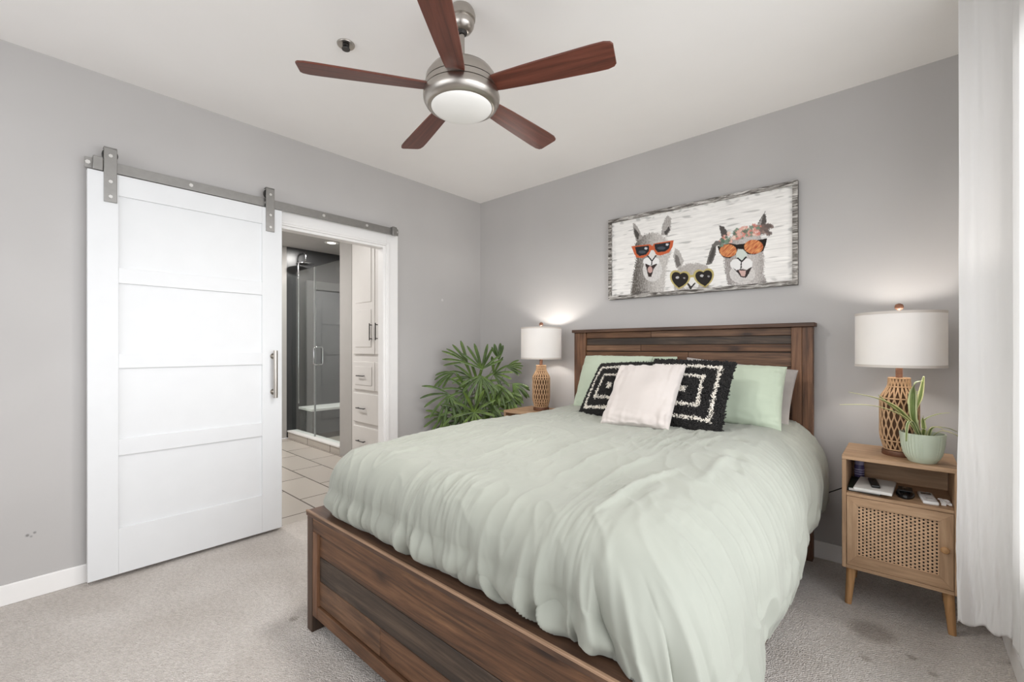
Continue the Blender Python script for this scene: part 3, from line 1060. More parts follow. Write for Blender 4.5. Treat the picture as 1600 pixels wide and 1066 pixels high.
def duvet():
    xl, xr, yf, yh = -1.76, -0.60, 1.06, 3.06
    NI, NS, NT_, NF = 300, 130, 330, 130     # core across, side skirt, core length, front skirt
    ea = np.concatenate([-np.linspace(1, 0, NS, endpoint=False), np.zeros(NI), np.linspace(0, 1, NS + 1)[1:]])
    xa = np.concatenate([np.full(NS, xl), np.linspace(xl, xr, NI), np.full(NS, xr)])
    eb = np.concatenate([np.linspace(1, 0, NF, endpoint=False), np.zeros(NT_)])
    yb = np.concatenate([np.full(NF, yf), np.linspace(yf, yh, NT_)])
    EA, EB = np.meshgrid(ea, eb, indexing='ij')
    X0, Y0 = np.meshgrid(xa, yb, indexing='ij')
    side = np.where(EA < 0, -1.0, 1.0)
    A = np.abs(EA)
    e = np.maximum(A, EB)
    ratio = np.where(A >= EB, EB / np.maximum(A, 1e-9) * 0.5, 1 - 0.5 * A / np.maximum(EB, 1e-9))
    ratio = np.where(e < 1e-9, 0, ratio)
    th_ = ratio * PI / 2                     # 0 = sideways, pi/2 = towards the foot
    deg = np.degrees(th_)
    wf_ = sstep(36, 56, deg)                 # weight of the foot profile for the hem
    wfs = sstep(0, 90, deg)

    def lerp(a, b, w):
        return a * (1 - w) + b * w
    right = side > 0
    zt = 0.83 - 0.025 * sstep(2.0, 1.1, Y0) + 0 * X0
    Dm = np.where(right, lerp(0.285, 0.172, wfs), lerp(0.205, 0.165, wfs))
    Rz = np.where(right, lerp(0.30, 0.15, wfs), lerp(0.17, 0.15, wfs))
    hem = np.where(right, lerp(0.262, 0.534, wf_), lerp(0.50, 0.534, wf_))
    tuck = np.where(right, lerp(0.055, 0.0, wf_), lerp(0.06, 0.0, wf_))
    es = lerp(0.5, 0.46, wfs)
    ph = np.clip(e / es, 0, 1) * PI / 2
    D = Dm * np.sin(ph) ** 0.92
    Z = zt - Rz * (1 - np.cos(ph))
    q = np.clip((e - es) / (1 - es), 0, 1)
    zb = zt - Rz
    s_al = np.where(EB > 0, np.where(A > 0, 0, X0), 0)
    Z = np.where(e > es, zb + (hem - zb) * q, Z)
    D = D + np.where(e > es, 0.016 * np.sin(PI * q) ** 2 - tuck * q ** 1.6 - 0.022 * wf_ * q ** 7, 0)
    dx, dy = np.cos(th_) * side, -np.sin(th_)
    X = X0 + D * dx
    Y = Y0 + D * dy
    # perimeter coordinate for the gathers
    s = np.where(EB > A, X0 + np.where(right, 1, -1) * (1 - th_ / (PI / 2)) * 0.5, 0)
    sr = xr + 0.5 * (1 - th_ / (PI / 2)) + (Y0 - yf)
    sl = xl - 0.5 * (1 - th_ / (PI / 2)) - (Y0 - yf)
    s = np.where(right, sr, sl)
    core = (A == 0) & (EB > 0)
    s = np.where(core, X0, s)
    P = np.stack([X, Y, Z], -1)
    gu = np.gradient(P, axis=0)
    gv = np.gradient(P, axis=1)
    N = np.cross(gu, gv)
    N /= np.maximum(np.linalg.norm(N, axis=-1, keepdims=True), 1e-9)
    flip = (N[..., 2] < 0) & (e < 0.3)
    if flip.mean() > 0.2:
        N = -N
    # outward direction for folds: blend of normal and horizontal outwards
    out = np.stack([dx, dy, np.zeros_like(dx)], -1)
    k = sstep(0.25, 0.6, e)[..., None]
    Nn = N * (1 - k) + out * k

    def ridged(n, p=1.6):
        return (1 - np.minimum(1, np.abs(n) * 2.4)) ** p
    drop = e * 0.5
    warp = 0.10 * pnoise(s * 3, drop * 3, 3)
    # foot side: fine tight gathers towards the left, larger swinging folds towards the right
    big = sstep(-1.15, -0.75, s) * (1 - sstep(0.3, 0.8, s) * 0.5)
    lean = 0.16 * big * (drop - 0.25)
    ss = s + warp * 0.5 - lean

    def billow(n, p=0.8):
        return np.minimum(1, np.abs(n) * 2.6) ** p
    fine = billow(pnoise(ss * 12, drop * 1.6, 21)) * 0.020 + pnoise(ss * 34, drop * 4, 22) * 0.009
    fine += ridged(pnoise(ss * 7, drop * 1.2, 23), 3.0) * 0.022 + ridged(pnoise(ss * 22, drop * 2.5, 26), 2.2) * 0.008 - 0.016
    large = billow(pnoise(ss * 6.5, drop * 1.5, 24)) * 0.058 + ridged(pnoise(ss * 9, drop * 1.8, 25), 2.6) * 0.042
    large += pnoise(ss * 22, drop * 3, 27) * 0.012 + pnoise(ss * 2.5, drop, 28) * 0.04 - 0.040
    front = lerp(fine, large, big)
    amp_f = sstep(0.20, 0.55, e) * (0.55 + 0.45 * sstep(0.3, 0.9, e)) * (1 - 0.55 * sstep(0.86, 1.0, e))
    # right side: broad soft lobes with a few puckers
    rs = pnoise(s * 3.2, drop * 1.6, 31) * 0.060 + pnoise(s * 8, drop * 5, 32) * 0.018 + ridged(pnoise(s * 5, drop * 6 + s, 33), 3) * 0.016
    rs += billow(pnoise(s * 7 + drop * 3, drop * 2.4, 34)) * 0.024 - 0.012
    amp_r = sstep(0.25, 0.8, e)
    w_r = np.where(right, 1 - sstep(-4, 34, deg), 1.0) * (A > 0)
    h = front * amp_f * (1 - w_r) + rs * amp_r * w_r * np.where(right, 1.0, 0.5)
    lim = 0.060 - 0.030 * sstep(0.6, 1.0, e)
    h = np.where((wf_ > 0.5) & (EB > 0), lim * np.tanh(h / lim), h)
    # small puckers near the shoulder of the right side
    shoulder = sstep(0.02, 0.3, A) * (1 - sstep(0.3, 0.7, A)) * right
    h += shoulder * ridged(pnoise(Y * 16, X * 4, 41), 2) * 0.006
    # wrinkles on top, running along the bed
    top = 1 - sstep(0.15, 0.55, e)
    m1 = sstep(-0.15, 0.3, pnoise(X * 2.2, Y * 1.6, 51))
    wx = X + 0.03 * pnoise(X * 4, Y * 3, 52) + 0.05 * (Y - 1.5)
    h += top * (ridged(pnoise(wx * 11, Y * 1.9, 53), 2.8) * 0.006 * (0.25 + m1))
    h += top * pnoise(X * 3, Y * 2.4, 54) * 0.014
    h += top * ridged(pnoise(X * 9 + Y * 6, Y * 5 - X * 4, 55), 3) * 0.005
    h += top * (ridged(pnoise(wx * 24, Y * 2.4, 56), 2.6) * 0.007 + ridged(pnoise(wx * 42, Y * 4.5, 57), 2.2) * 0.003) * m1

    def crease(x0, y0, x1, y1, w, hh):
        nonlocal h
        L = math.hypot(x1 - x0, y1 - y0)
        ux, uy = (x1 - x0) / L, (y1 - y0) / L
        t = (X - x0) * ux + (Y - y0) * uy
        d = -(X - x0) * uy + (Y - y0) * ux + 0.012 * np.sin(t * 14)
        end = sstep(-0.02, L * 0.3, t) * (1 - sstep(L * 0.7, L + 0.02, t))
        h = h + hh * end * np.exp(-(d / w) ** 2) * (1 - sstep(0.5, 0.9, e))
    for c in ((-0.63, 1.00, -0.60, 1.62, 0.013, 0.016), (-0.735, 1.08, -0.735, 1.72, 0.014, 0.013), (-0.90, 1.2, -0.88, 1.75, 0.013, 0.010), (-1.575, 0.98, -1.58, 1.20, 0.012, 0.012), (-1.05, 1.3, -1.08, 1.95, 0.013, 0.009), (-1.30, 1.15, -1.26, 1.7, 0.013, 0.008), (-0.52, 1.45, -0.50, 1.95, 0.014, 0.010), (-1.45, 1.4, -1.5, 2.1, 0.013, 0.008), (-0.80, 1.8, -0.72, 2.3, 0.012, 0.008)):
        crease(*c)
    for (cx, cy, r, dd) in ((-0.56, 2.18, 0.030, 0.016), (-0.50, 1.92, 0.028, 0.016), (-0.63, 1.95, 0.02, 0.010), (-1.5, 2.2, 0.02, 0.010), (-0.46, 1.78, 0.022, 0.012), (-0.70, 2.1, 0.03, 0.010)):
        h -= dd * np.exp(-((X - cx) ** 2 + (Y - cy) ** 2) / r ** 2) * top
    lobe = np.exp(-((Y0 - 1.27) / 0.24) ** 2) * right * (A > 0) * (1 - wf_)
    h = h + 0.065 * lobe * sstep(0.35, 0.95, e)
    P = P + Nn * h[..., None]
    P[..., 2] -= 0.07 * lobe * sstep(0.6, 1.0, e)
    # uneven hem on the right side
    wav = pnoise(s * 3.0, 0.3, 61) * 0.05 + pnoise(s * 9, 0.3, 62) * 0.012
    P[..., 2] += np.where(right, wav * sstep(0.7, 1.0, e) * (1 - wf_) * (A > 0), 0)
    inner = (wf_ > 0.5) & (EB > 0)
    P[..., 2] = np.where(inner, np.maximum(P[..., 2], 0.5345), P[..., 2])
    nu, nv = P.shape[:2]
    o = np_mesh('comforter', P, grid_quads(nu, nv)[..., ::-1], M['duvet'])
    sd = o.modifiers.new('thickness', 'SOLIDIFY')
    sd.thickness = 0.003
    sd.offset = -1
    return o


tag(duvet(), 'puffy wrinkled pale sage comforter spread over the bed', 'comforter')

# ------------------------------------------------------------------ pillows


def pillow_shape(w, h, t, seed=1, n=64, p=0.42, concave=0.03, wr=0.004, sag=0.0):
    """returns front and back grids: local x across, y thickness (front = -y), z up from 0"""
    u = np.linspace(-1, 1, n)
    # cluster rows near the seam
    u = np.sin(u * PI / 2)
    U, V = np.meshgrid(u, u, indexing='ij')
    prof = ((1 - U ** 2).clip(0) * (1 - V ** 2).clip(0)) ** p
    shx = 1 - concave * (1 - V ** 2)
    shz = 1 - concave * (1 - U ** 2)
    x = U * shx * w / 2
    z = V * shz * h / 2 + h / 2
    edge = 1 - prof
    wrk = (np.abs(pnoise(x * 24 + seed, z * 7, seed)) + np.abs(pnoise(x * 8, z * 26 + seed, seed + 1))) * wr * 2.5 * edge
    wrk += pnoise(x * 6, z * 6, seed + 2) * wr * 2.0 * prof
    fr = -(t / 2) * prof - wrk * np.minimum(1, prof * 4)
    bk = (t / 2) * prof
    z = z - sag * prof * 0.3
    return np.stack([x, fr, z], -1), np.stack([x, bk, z], -1)


def pillow_mesh(name, w, h, t, mat, parent=None, **kw):
    F_, B_ = pillow_shape(w, h, t, **kw)
    n = F_.shape[0]
    V = np.concatenate([F_.reshape(-1, 3), B_.reshape(-1, 3)])
    qf = grid_quads(n, n).reshape(-1, 4)
    qb = qf[:, ::-1] + n * n
    return np_mesh(name, V, np.concatenate([qf, qb]), mat, parent)


def place(o, loc, lean, yaw, roll=0.0):
    # lean: tilt backwards about the bottom edge; yaw about z
    o.location = loc
    o.rotation_euler = (Matrix.Rotation(yaw, 3, 'Z') @ Matrix.Rotation(-lean, 3, 'X') @ Matrix.Rotation(roll, 3, 'Y')).to_euler()


R_ = math.radians
ZT = 0.832
pgrp = None
p1 = thing('pillow', 'sage pillow with a flanged edge, upright against the left half of the headboard', 'pillow')
pillow_mesh('cushion_body', 0.58, 0.36, 0.10, M['sage_pillow'], p1, seed=11, wr=0.008)
fl_ = MB()
fl_.box(-0.285, 0.285, -0.004, 0.004, 0.345, 0.385)
fl_.build('flange', M['sage_pillow'], p1, bevel=0.003)
place(p1, (-1.435, 2.92, ZT - 0.02), R_(14), R_(0), R_(-1))

p2 = pillow_mesh('pillow', 0.52, 0.42, 0.17, M['sage_pillow'], seed=12, wr=0.008)
place(p2, (-1.525, 2.69, ZT - 0.015), R_(27), R_(3), R_(0))
tag(p2, 'sage pillow leaning behind the left black cushion', 'pillow')

p3 = pillow_mesh('pillow', 0.64, 0.345, 0.11, M['grey_pillow'], seed=13)
place(p3, (-0.80, 2.90, ZT - 0.01), R_(14), R_(0), R_(6))
tag(p3, 'grey patterned pillow mostly hidden behind the right sage pillow', 'pillow')

p4 = pillow_mesh('pillow', 0.62, 0.365, 0.19, M['sage_pillow'], seed=14, wr=0.010)
place(p4, (-0.785, 2.66, ZT - 0.015), R_(24), R_(2), R_(1))
tag(p4, 'plump sage pillow at the right end of the headboard', 'pillow')


def shag(name, label, size, loc, lean, yaw, roll, seed):
    root = thing(name, label, 'cushion', group=None)
    n = 60
    body = pillow_mesh('cushion_body', size, size, 0.11, M['shag_black'], root, seed=seed, n=40)
    F_, B_ = pillow_shape(size, size, 0.11, seed=seed, n=n, wr=0.0)
    rr = random.Random(seed)
    mb = MB()
    hs = size / 2
    for _ in range(8500):
        u, v = rr.uniform(-1, 1), rr.uniform(-1, 1)
        pr_ = max(0, (1 - u * u) * (1 - v * v)) ** 0.42
        x = u * (1 - 0.03 * (1 - v * v)) * hs
        z = v * (1 - 0.03 * (1 - u * u)) * hs + hs
        y = -0.055 * pr_
        ju, jv = u + rr.uniform(-0.015, 0.015), v + rr.uniform(-0.015, 0.015)
        m = max(abs(ju), abs(jv))
        white = (0.69 < m < 0.775) or (0.37 < m < 0.45) or (abs(ju) < 0.085 and abs(jv) < 0.085)
        d = Vector((u * 0.5 + rr.uniform(-.5, .5), -1.0 + 0.6 * (1 - pr_), v * 0.5 + rr.uniform(-.6, .4))).normalized()
        L = rr.uniform(0.011, 0.018)
        p0 = Vector((x, y + 0.003, z))
        sd_ = d.orthogonal().normalized()
        s2 = d.cross(sd_)
        r = 0.0034
        a_ = rr.uniform(0, 6.28)
        s1 = (sd_ * math.cos(a_) + s2 * math.sin(a_))
        s3 = d.cross(s1)
        tip = p0 + d * L
        vs = [p0 + s1 * r, p0 + s3 * r, p0 - s1 * r, p0 - s3 * r, tip + s1 * r * 0.7, tip + s3 * r * 0.7, tip - s1 * r * 0.7, tip - s3 * r * 0.7]
        mb._add([tuple(q) for q in vs], [(0, 1, 5, 4), (1, 2, 6, 5), (2, 3, 7, 6), (3, 0, 4, 7), (4, 5, 6, 7)], 1 if white else 0)
    pile = mb.build('shag_pile', [M['shag_black'], M['shag_white']], root, smooth=0, recalc=False)
    pile['kind'] = 'stuff'
    place(root, loc, lean, yaw, roll)
    return root


shag('throw_cushion', 'black shag cushion with white nested squares, on the right of the cream cushion', 0.44, (-0.890, 2.305, ZT - 0.012), R_(37), R_(3), R_(1.5), 3)
shag('throw_cushion', 'black shag cushion with white nested squares, on the left of the cream cushion', 0.405, (-1.36, 2.365, ZT - 0.012), R_(36), R_(-14), R_(-4), 4)

p5 = pillow_mesh('throw_cushion', 0.392, 0.425, 0.125, M['cream'], seed=15, wr=0.013, concave=0.05)
place(p5, (-1.072, 2.17, ZT - 0.005), R_(41), R_(-2), R_(-3))
tag(p5, 'plain blush cream square cushion in front of the black cushions', 'cushion')

# ------------------------------------------------------------------ nightstands


def nightstand():
    r = thing('nightstand', 'oak nightstand with a cane door and open shelf, right of the bed', 'nightstand', (-0.018, 2.69, 0), 0, 'cane door nightstands')
    W, D_, z0, z1 = 0.204, 0.37, 0.178, 0.727
    b = MB()
    b.box(-W, W, -0.004, D_, z1 - 0.020, z1, 0)
    b.box(-W, -W + 0.017, 0, D_, z0, z1 - 0.0205, 1)
    b.box(W - 0.017, W, 0, D_, z0, z1 - 0.0205, 1)
    b.box(-W + 0.0175, W - 0.0175, 0, D_, z0, z0 + 0.017, 0)
    b.box(-W + 0.0175, W - 0.0175, 0, D_, 0.531, 0.546, 0)
    b.box(-W + 0.0175, W - 0.0175, D_ - 0.008, D_, z0 + 0.0175, z1 - 0.0205, 0)
    b.build('body', [M['oak'], M['oak_v']], r, bevel=0.0015)
    dz0, dz1 = 0.1965, 0.529
    dx0, dx1 = -W + 0.019, W - 0.019
    cx0, cx1, cz0, cz1 = dx0 + 0.040, dx1 - 0.046, dz0 + 0.052, dz1 - 0.042
    d = MB()
    d.prism([(dx0, dz0), (dx0, dz1), (cx0, cz1), (cx0, cz0)], 'y', 0.001, 0.019, 1)
    d.prism([(dx1, dz0), (cx1, cz0), (cx1, cz1), (dx1, dz1)], 'y', 0.001, 0.019, 1)
    d.prism([(dx0, dz0), (cx0, cz0), (cx1, cz0), (dx1, dz0)], 'y', 0.001, 0.019, 0)
    d.prism([(dx0, dz1), (dx1, dz1), (cx1, cz1), (cx0, cz1)], 'y', 0.001, 0.019, 0)
    dd = d.build('door', [M['oak'], M['oak_v']], r, bevel=0.001)
    # cane sheet with real holes
    c = MB()
    nx, nz = 20, 15
    sx, sz = (cx1 - cx0) / nx, (cz1 - cz0) / nz
    for i in range(nx):
        off = 0.5 * sz if i % 2 else 0.0
        for j in range(-1, nz + 1):
            xa, xb = cx0 + i * sx, cx0 + (i + 1) * sx
            za = cz0 + j * sz + off
            zb_ = za + sz
            za_c, zb_c = max(za, cz0), min(zb_, cz1)
            if zb_c - za_c < 0.002:
                continue
            mx, mz = (xa + xb) / 2, (za_c + zb_c) / 2
            hx, hz = sx * 0.27, (zb_c - za_c) * 0.29
            y = 0.008
            o8 = [(xa, za_c), (mx, za_c), (xb, za_c), (xb, mz), (xb, zb_c), (mx, zb_c), (xa, zb_c), (xa, mz)]
            i8 = [(mx + hx * math.cos(a), mz + hz * math.sin(a)) for a in [math.radians(q) for q in (225, 270, 315, 0, 45, 90, 135, 180)]]
            vs = [(p[0], y, p[1]) for p in o8] + [(p[0], y + 0.0015, p[1]) for p in i8]
            c._add(vs, [(k, (k + 1) % 8, 8 + (k + 1) % 8, 8 + k) for k in range(8)])
    c.build('cane_panel', M['cane'], dd, smooth=0)
    MB().box(cx0, cx1, 0.0142, 0.0185, cz0, cz1).build('shade_sheet', M['inside_shade'], dd, smooth=0)  # dark sheet painting the shade seen through the cane holes
    k = MB()
    ks = [(0.006, 0.0), (0.007, 0.008), (0.013, 0.013), (0.0155, 0.02), (0.012, 0.026), (0.004, 0.0285)]
    k.M = Matrix.Translation((dx1 - 0.028, 0.001, 0.372)) @ Matrix.Rotation(PI / 2, 4, 'X')
    k.lathe(ks, 20)
    k.build('knob', M['oak_leg'], dd)
    for (sx_, sy_) in ((-1, 0), (1, 0), (-1, 1), (1, 1)):
        x0 = sx_ * (W - 0.035)
        y0 = 0.035 if sy_ == 0 else D_ - 0.035
        fx_ = sx_ * 0.012
        fy_ = -0.018 if sy_ == 0 else 0.018
        g = MB()
        g.cyl((x0 + fx_, y0 + fy_, 0.0), (x0, y0, z0), 0.0135, 18, 0, 0.020)
        g.build('leg', M['oak_leg'], r)
    return r


ns = nightstand()
ns2 = dup(ns, (-2.315, 2.735, 0), 0, 'oak nightstand half hidden behind the far left corner of the bed')

# ------------------------------------------------------------------ table lamps


def table_lamp(loc, label):
    r = thing('table_lamp', label, 'lamp', loc, 0, 'rope table lamps')
    MB().lathe([(0.064, 0.0), (0.066, 0.003), (0.066, 0.022), (0.064, 0.025)], 48).build('base', M['lamp_wood'], r)

    def rad(z):
        zs = [0.025, 0.035, 0.078, 0.106, 0.268, 0.285, 0.327, 0.340, 0.376]
        rs = [0.055, 0.058, 0.070, 0.073, 0.073, 0.071, 0.047, 0.042, 0.040]
        return float(np.interp(z, zs, rs))
    core = [(rad(z) - 0.010, z) for z in np.linspace(0.025, 0.376, 24)]
    MB().lathe(core, 40).build('core', M['lamp_core'], r)
    rp = MB()
    n = 40
    ring_z = [0.030, 0.074, 0.278, 0.335, 0.376]
    for z in ring_z:
        rp.tube([((rad(z)) * math.cos(a), (rad(z)) * math.sin(a), z) for a in np.linspace(0, 2 * PI, 48, endpoint=False)], 0.0036, 7, 0, True)
    # netted strands: neighbours meet at alternating heights
    nodes = [0.030, 0.074, 0.116, 0.157, 0.198, 0.238, 0.278, 0.335, 0.376]
    for k in range(n):
        a0 = 2 * PI * k / n
        pts = []
        for i, z in enumerate(nodes):
            sgn = 1 if (k + i) % 2 == 0 else -1
            a = a0 + sgn * (PI / n) * 0.86
            if i > 0:
                zp, ap = pts[-1][0], pts[-1][1]
                for f in (0.12, 0.35, 0.65, 0.88):
                    ff = f * f * (3 - 2 * f)
                    pts.append((zp + (z - zp) * f, ap + (a - ap) * ff))
            pts.append((z, a))
        rp.tube([(rad(z) * math.cos(a), rad(z) * math.sin(a), z) for z, a in pts], 0.0031, 6)
    rp.build('rope_net', M['rope'], r)
    MB().cyl((0, 0, 0.376), (0, 0, 0.435), 0.0135, 20).build('neck', M['lamp_wood'], r)
    MB().cyl((0, 0, 0.435), (0, 0, 0.475), 0.011, 16).build('socket', M['dark_metal'], r)
    bulb = MB()
    bulb.sphere((0, 0, 0.525), 0.028, 0.028, 0.036)
    bulb.cyl((0, 0, 0.475), (0, 0, 0.50), 0.013, 14)
    bulb.build('bulb', M['opal_bulb'], r)
    sh = MB()
    R0, zl, zh, tt = 0.171, 0.437, 0.690, 0.003
    n = 72
    sh.lathe([(R0, zl), (R0, zh), (R0 - tt, zh), (R0 - tt, zl), (R0, zl)], n, cap0=False, cap1=False)
    so = sh.build('shade', M['shade'], r)
    for z in (zl, zh):
        hm = MB()
        hm.lathe([(R0 + 0.001, z - 0.006), (R0 + 0.001, z + 0.006), (R0 - tt - 0.001, z + 0.006), (R0 - tt - 0.001, z - 0.006), (R0 + 0.001, z - 0.006)], n, cap0=False, cap1=False)
        hm.build('hem', M['shade_hem'], so)
    sp_ = MB()
    for k in range(3):
        a = 2 * PI * k / 3
        sp_.cyl((0, 0, 0.682), ((R0 - 0.004) * math.cos(a), (R0 - 0.004) * math.sin(a), 0.682), 0.002, 6)
    for s_ in (-1, 1):
        sp_.tube([(0, s_ * 0.014, 0.455), (0, s_ * 0.045, 0.50), (0, s_ * 0.045, 0.60), (0, s_ * 0.01, 0.682)], 0.002, 6)
    sp_.cyl((0, 0, 0.675), (0, 0, 0.705), 0.004, 8)
    sp_.build('harp', M['dark_metal'], r)
    MB().lathe([(0.006, 0.705), (0.008, 0.71), (0.016, 0.716), (0.0175, 0.726), (0.014, 0.736), (0.005, 0.741)], 20).build('finial', M['lamp_wood'], r)
    return r


M['opal_bulb'] = emissive('warm_bulb', (255, 236, 214), 6.0)
M['shade_hem'] = fabric('shade_hem_tape', (206, 198, 190), 260)
lamp_r = table_lamp((-0.012, 2.865, 0.727), 'rope table lamp with white drum shade beside the mint plant pot')
lamp_l = dup(lamp_r, (-2.285, 2.945, 0.727), 0.5, 'rope table lamp with white drum shade next to the tall palm')
for (x, y) in ((-0.012, 2.865), (-2.285, 2.945)):
    ld = bpy.data.lights.new('lamp_bulb_light', 'POINT')
    ld.energy = 8.0
    ld.color = (1.0, 0.96, 0.91)
    ld.shadow_soft_size = 0.035
    lo = bpy.data.objects.new('lamp_bulb_light', ld)
    lo.location = (x, y, 0.727 + 0.600)
    COL.objects.link(lo)

# ------------------------------------------------------------------ spider plant
pot = thing('potted_spider_plant', 'spider plant with striped leaves in a ribbed mint green pot', 'plant', (0.068, 2.762, 0.727))
prof = [(0.046, 0.0), (0.050, 0.004), (0.053, 0.012), (0.058, 0.018), (0.068, 0.040), (0.075, 0.075), (0.080, 0.128), (0.080, 0.134), (0.0755, 0.134), (0.072, 0.100)]
pm = MB()
pm.lathe(prof, 160, mod=lambda a, k: 1 + (0.018 * math.cos(a * 40) if 3 <= k <= 6 and math.sin(a * 3 + 2.0) > -0.55 else 0))
pm.build('pot', M['mint'], pot)
MB().lathe([(0.060, 0.10), (0.0725, 0.112), (0.04, 0.118), (0.004, 0.119)], 32).build('soil', M['soil'], pot)


def strip_leaf(pts, widths, mats, parent, up=Vector((0, 0, 1)), name='leaf', band=0.55, fold=0.25):
    P = [Vector(p) for p in pts]
    # resample with Catmull-Rom
    Q, Wd = [], []
    m = len(P)
    for i in range(m - 1):
        p0, p1_, p2_, p3_ = P[max(i - 1, 0)], P[i], P[i + 1], P[min(i + 2, m - 1)]
        for k in range(6):
            t = k / 6
            Q.append(0.5 * ((2 * p1_) + (p2_ - p0) * t + (2 * p0 - 5 * p1_ + 4 * p2_ - p3_) * t * t + (3 * p1_ - p0 - 3 * p2_ + p3_) * t ** 3))
            Wd.append(widths[i] + (widths[i + 1] - widths[i]) * t)
    Q.append(P[-1])
    Wd.append(widths[-1])
    mb = MB()
    rows = []
    for i, q in enumerate(Q):
        d = (Q[min(i + 1, len(Q) - 1)] - Q[max(i - 1, 0)]).normalized()
        sd_ = d.cross(up)
        sd_ = sd_.normalized() if sd_.length > 1e-4 else d.orthogonal().normalized()
        nn = sd_.cross(d).normalized()
        w = Wd[i]
        rows.append([tuple(q + sd_ * w + nn * w * fold), tuple(q + sd_ * w * band + nn * w * fold * band), tuple(q), tuple(q - sd_ * w * band + nn * w * fold * band), tuple(q - sd_ * w + nn * w * fold)])
    vs = [p for r in rows for p in r]
    for j, mi in ((0, 1), (1, 0), (2, 0), (3, 1)):
        mb._add([p for r in rows for p in (r[j], r[j + 1])], [(2 * i, 2 * i + 1, 2 * i + 3, 2 * i + 2) for i in range(len(rows) - 1)], mi)
    o = mb.build(name, mats, parent, smooth=80, recalc=False)
    s = o.modifiers.new('thickness', 'SOLIDIFY')
    s.thickness = 0.0008
    return o


# leaf paths given in the plane facing the room: (right, up, towards the room)
cr, cf = Vector((math.cos(TH), math.sin(TH), 0)), Vector((math.sin(TH), -math.cos(TH), 0))


def rel(pts):
    return [tuple(cr * a + Vector((0, 0, b)) + cf * c) for a, b, c in pts]


SM = [M['spider'], M['spider_edge']]
for pts, w in (
    ([(-0.018, 0.115, 0), (-0.055, 0.172, 0.01), (-0.138, 0.245, 0.03), (-0.215, 0.283, 0.05), (-0.29, 0.306, 0.06), (-0.385, 0.326, 0.06)], [.008, .012, .013, .012, .010, .003]),
    ([(-0.020, 0.115, 0.01), (-0.10, 0.200, 0.03), (-0.20, 0.246, 0.05), (-0.30, 0.268, 0.06), (-0.425, 0.270, 0.06)], [.006, .008, .009, .008, .003]),
    ([(-0.015, 0.115, 0), (-0.06, 0.19, -0.01), (-0.125, 0.25, -0.02), (-0.185, 0.305, -0.02)], [.009, .012, .010, .003]),
    ([(-0.012, 0.115, 0.01), (-0.048, 0.19, 0.01), (-0.060, 0.288, 0.02), (-0.058, 0.360, 0.03), (-0.032, 0.372, 0.04)], [.008, .014, .017, .014, .004]),
    ([(-0.008, 0.115, 0), (-0.034, 0.19, 0), (-0.018, 0.288, 0.01), (0.008, 0.393, 0.0)], [.009, .014, .014, .003]),
    ([(0.000, 0.115, 0), (-0.030, 0.25, -0.03), (0.003, 0.305, -0.05), (0.060, 0.318, -0.06)], [.005, .007, .007, .003]),
    ([(0.004, 0.115, 0), (-0.002, 0.15, 0.01), (0.004, 0.185, 0.0), (0.006, 0.212, 0)], [.006, .010, .008, .003]),
    ([(0.010, 0.115, 0), (0.018, 0.185, -0.01), (0.066, 0.216, 0.0), (0.118, 0.226, 0.01)], [.005, .006, .006, .003]),
    ([(0.012, 0.115, 0.02), (0.03, 0.158, 0.02), (0.082, 0.160, 0.03), (0.128, 0.143, 0.03)], [.006, .009, .009, .003]),
    ([(0.012, 0.115, 0.03), (0.030, 0.152, 0.06), (0.062, 0.143, 0.085), (0.083, 0.125, 0.09)], [.006, .008, .008, .003]),
    ([(-0.030, 0.115, 0.02), (-0.090, 0.19, 0.05), (-0.130, 0.182, 0.07), (-0.140, 0.11, 0.075)], [.005, .006, .006, .003]),
    ([(-0.002, 0.115, 0.02), (0.012, 0.16, 0.03), (0.030, 0.165, 0.05), (0.045, 0.15, 0.06)], [.006, .008, .008, .003]),
):
    strip_leaf(rel(pts), w, SM, pot)

# ------------------------------------------------------------------ lady palm in the corner
palm = thing('potted_palm', 'tall green lady palm standing in the far corner of the room', 'plant', (-2.86, 2.70, 0))
MB().lathe([(0.12, 0.0), (0.125, 0.01), (0.155, 0.27), (0.165, 0.275), (0.165, 0.30), (0.150, 0.30), (0.146, 0.25)], 40).build('pot', M['terracotta'], palm)
MB().lathe([(0.10, 0.24), (0.147, 0.262), (0.05, 0.268), (0.004, 0.27)], 24).build('soil', M['soil'], palm)
PT = 3.92 / 687.0      # metres per photo-pixel at the plant's distance


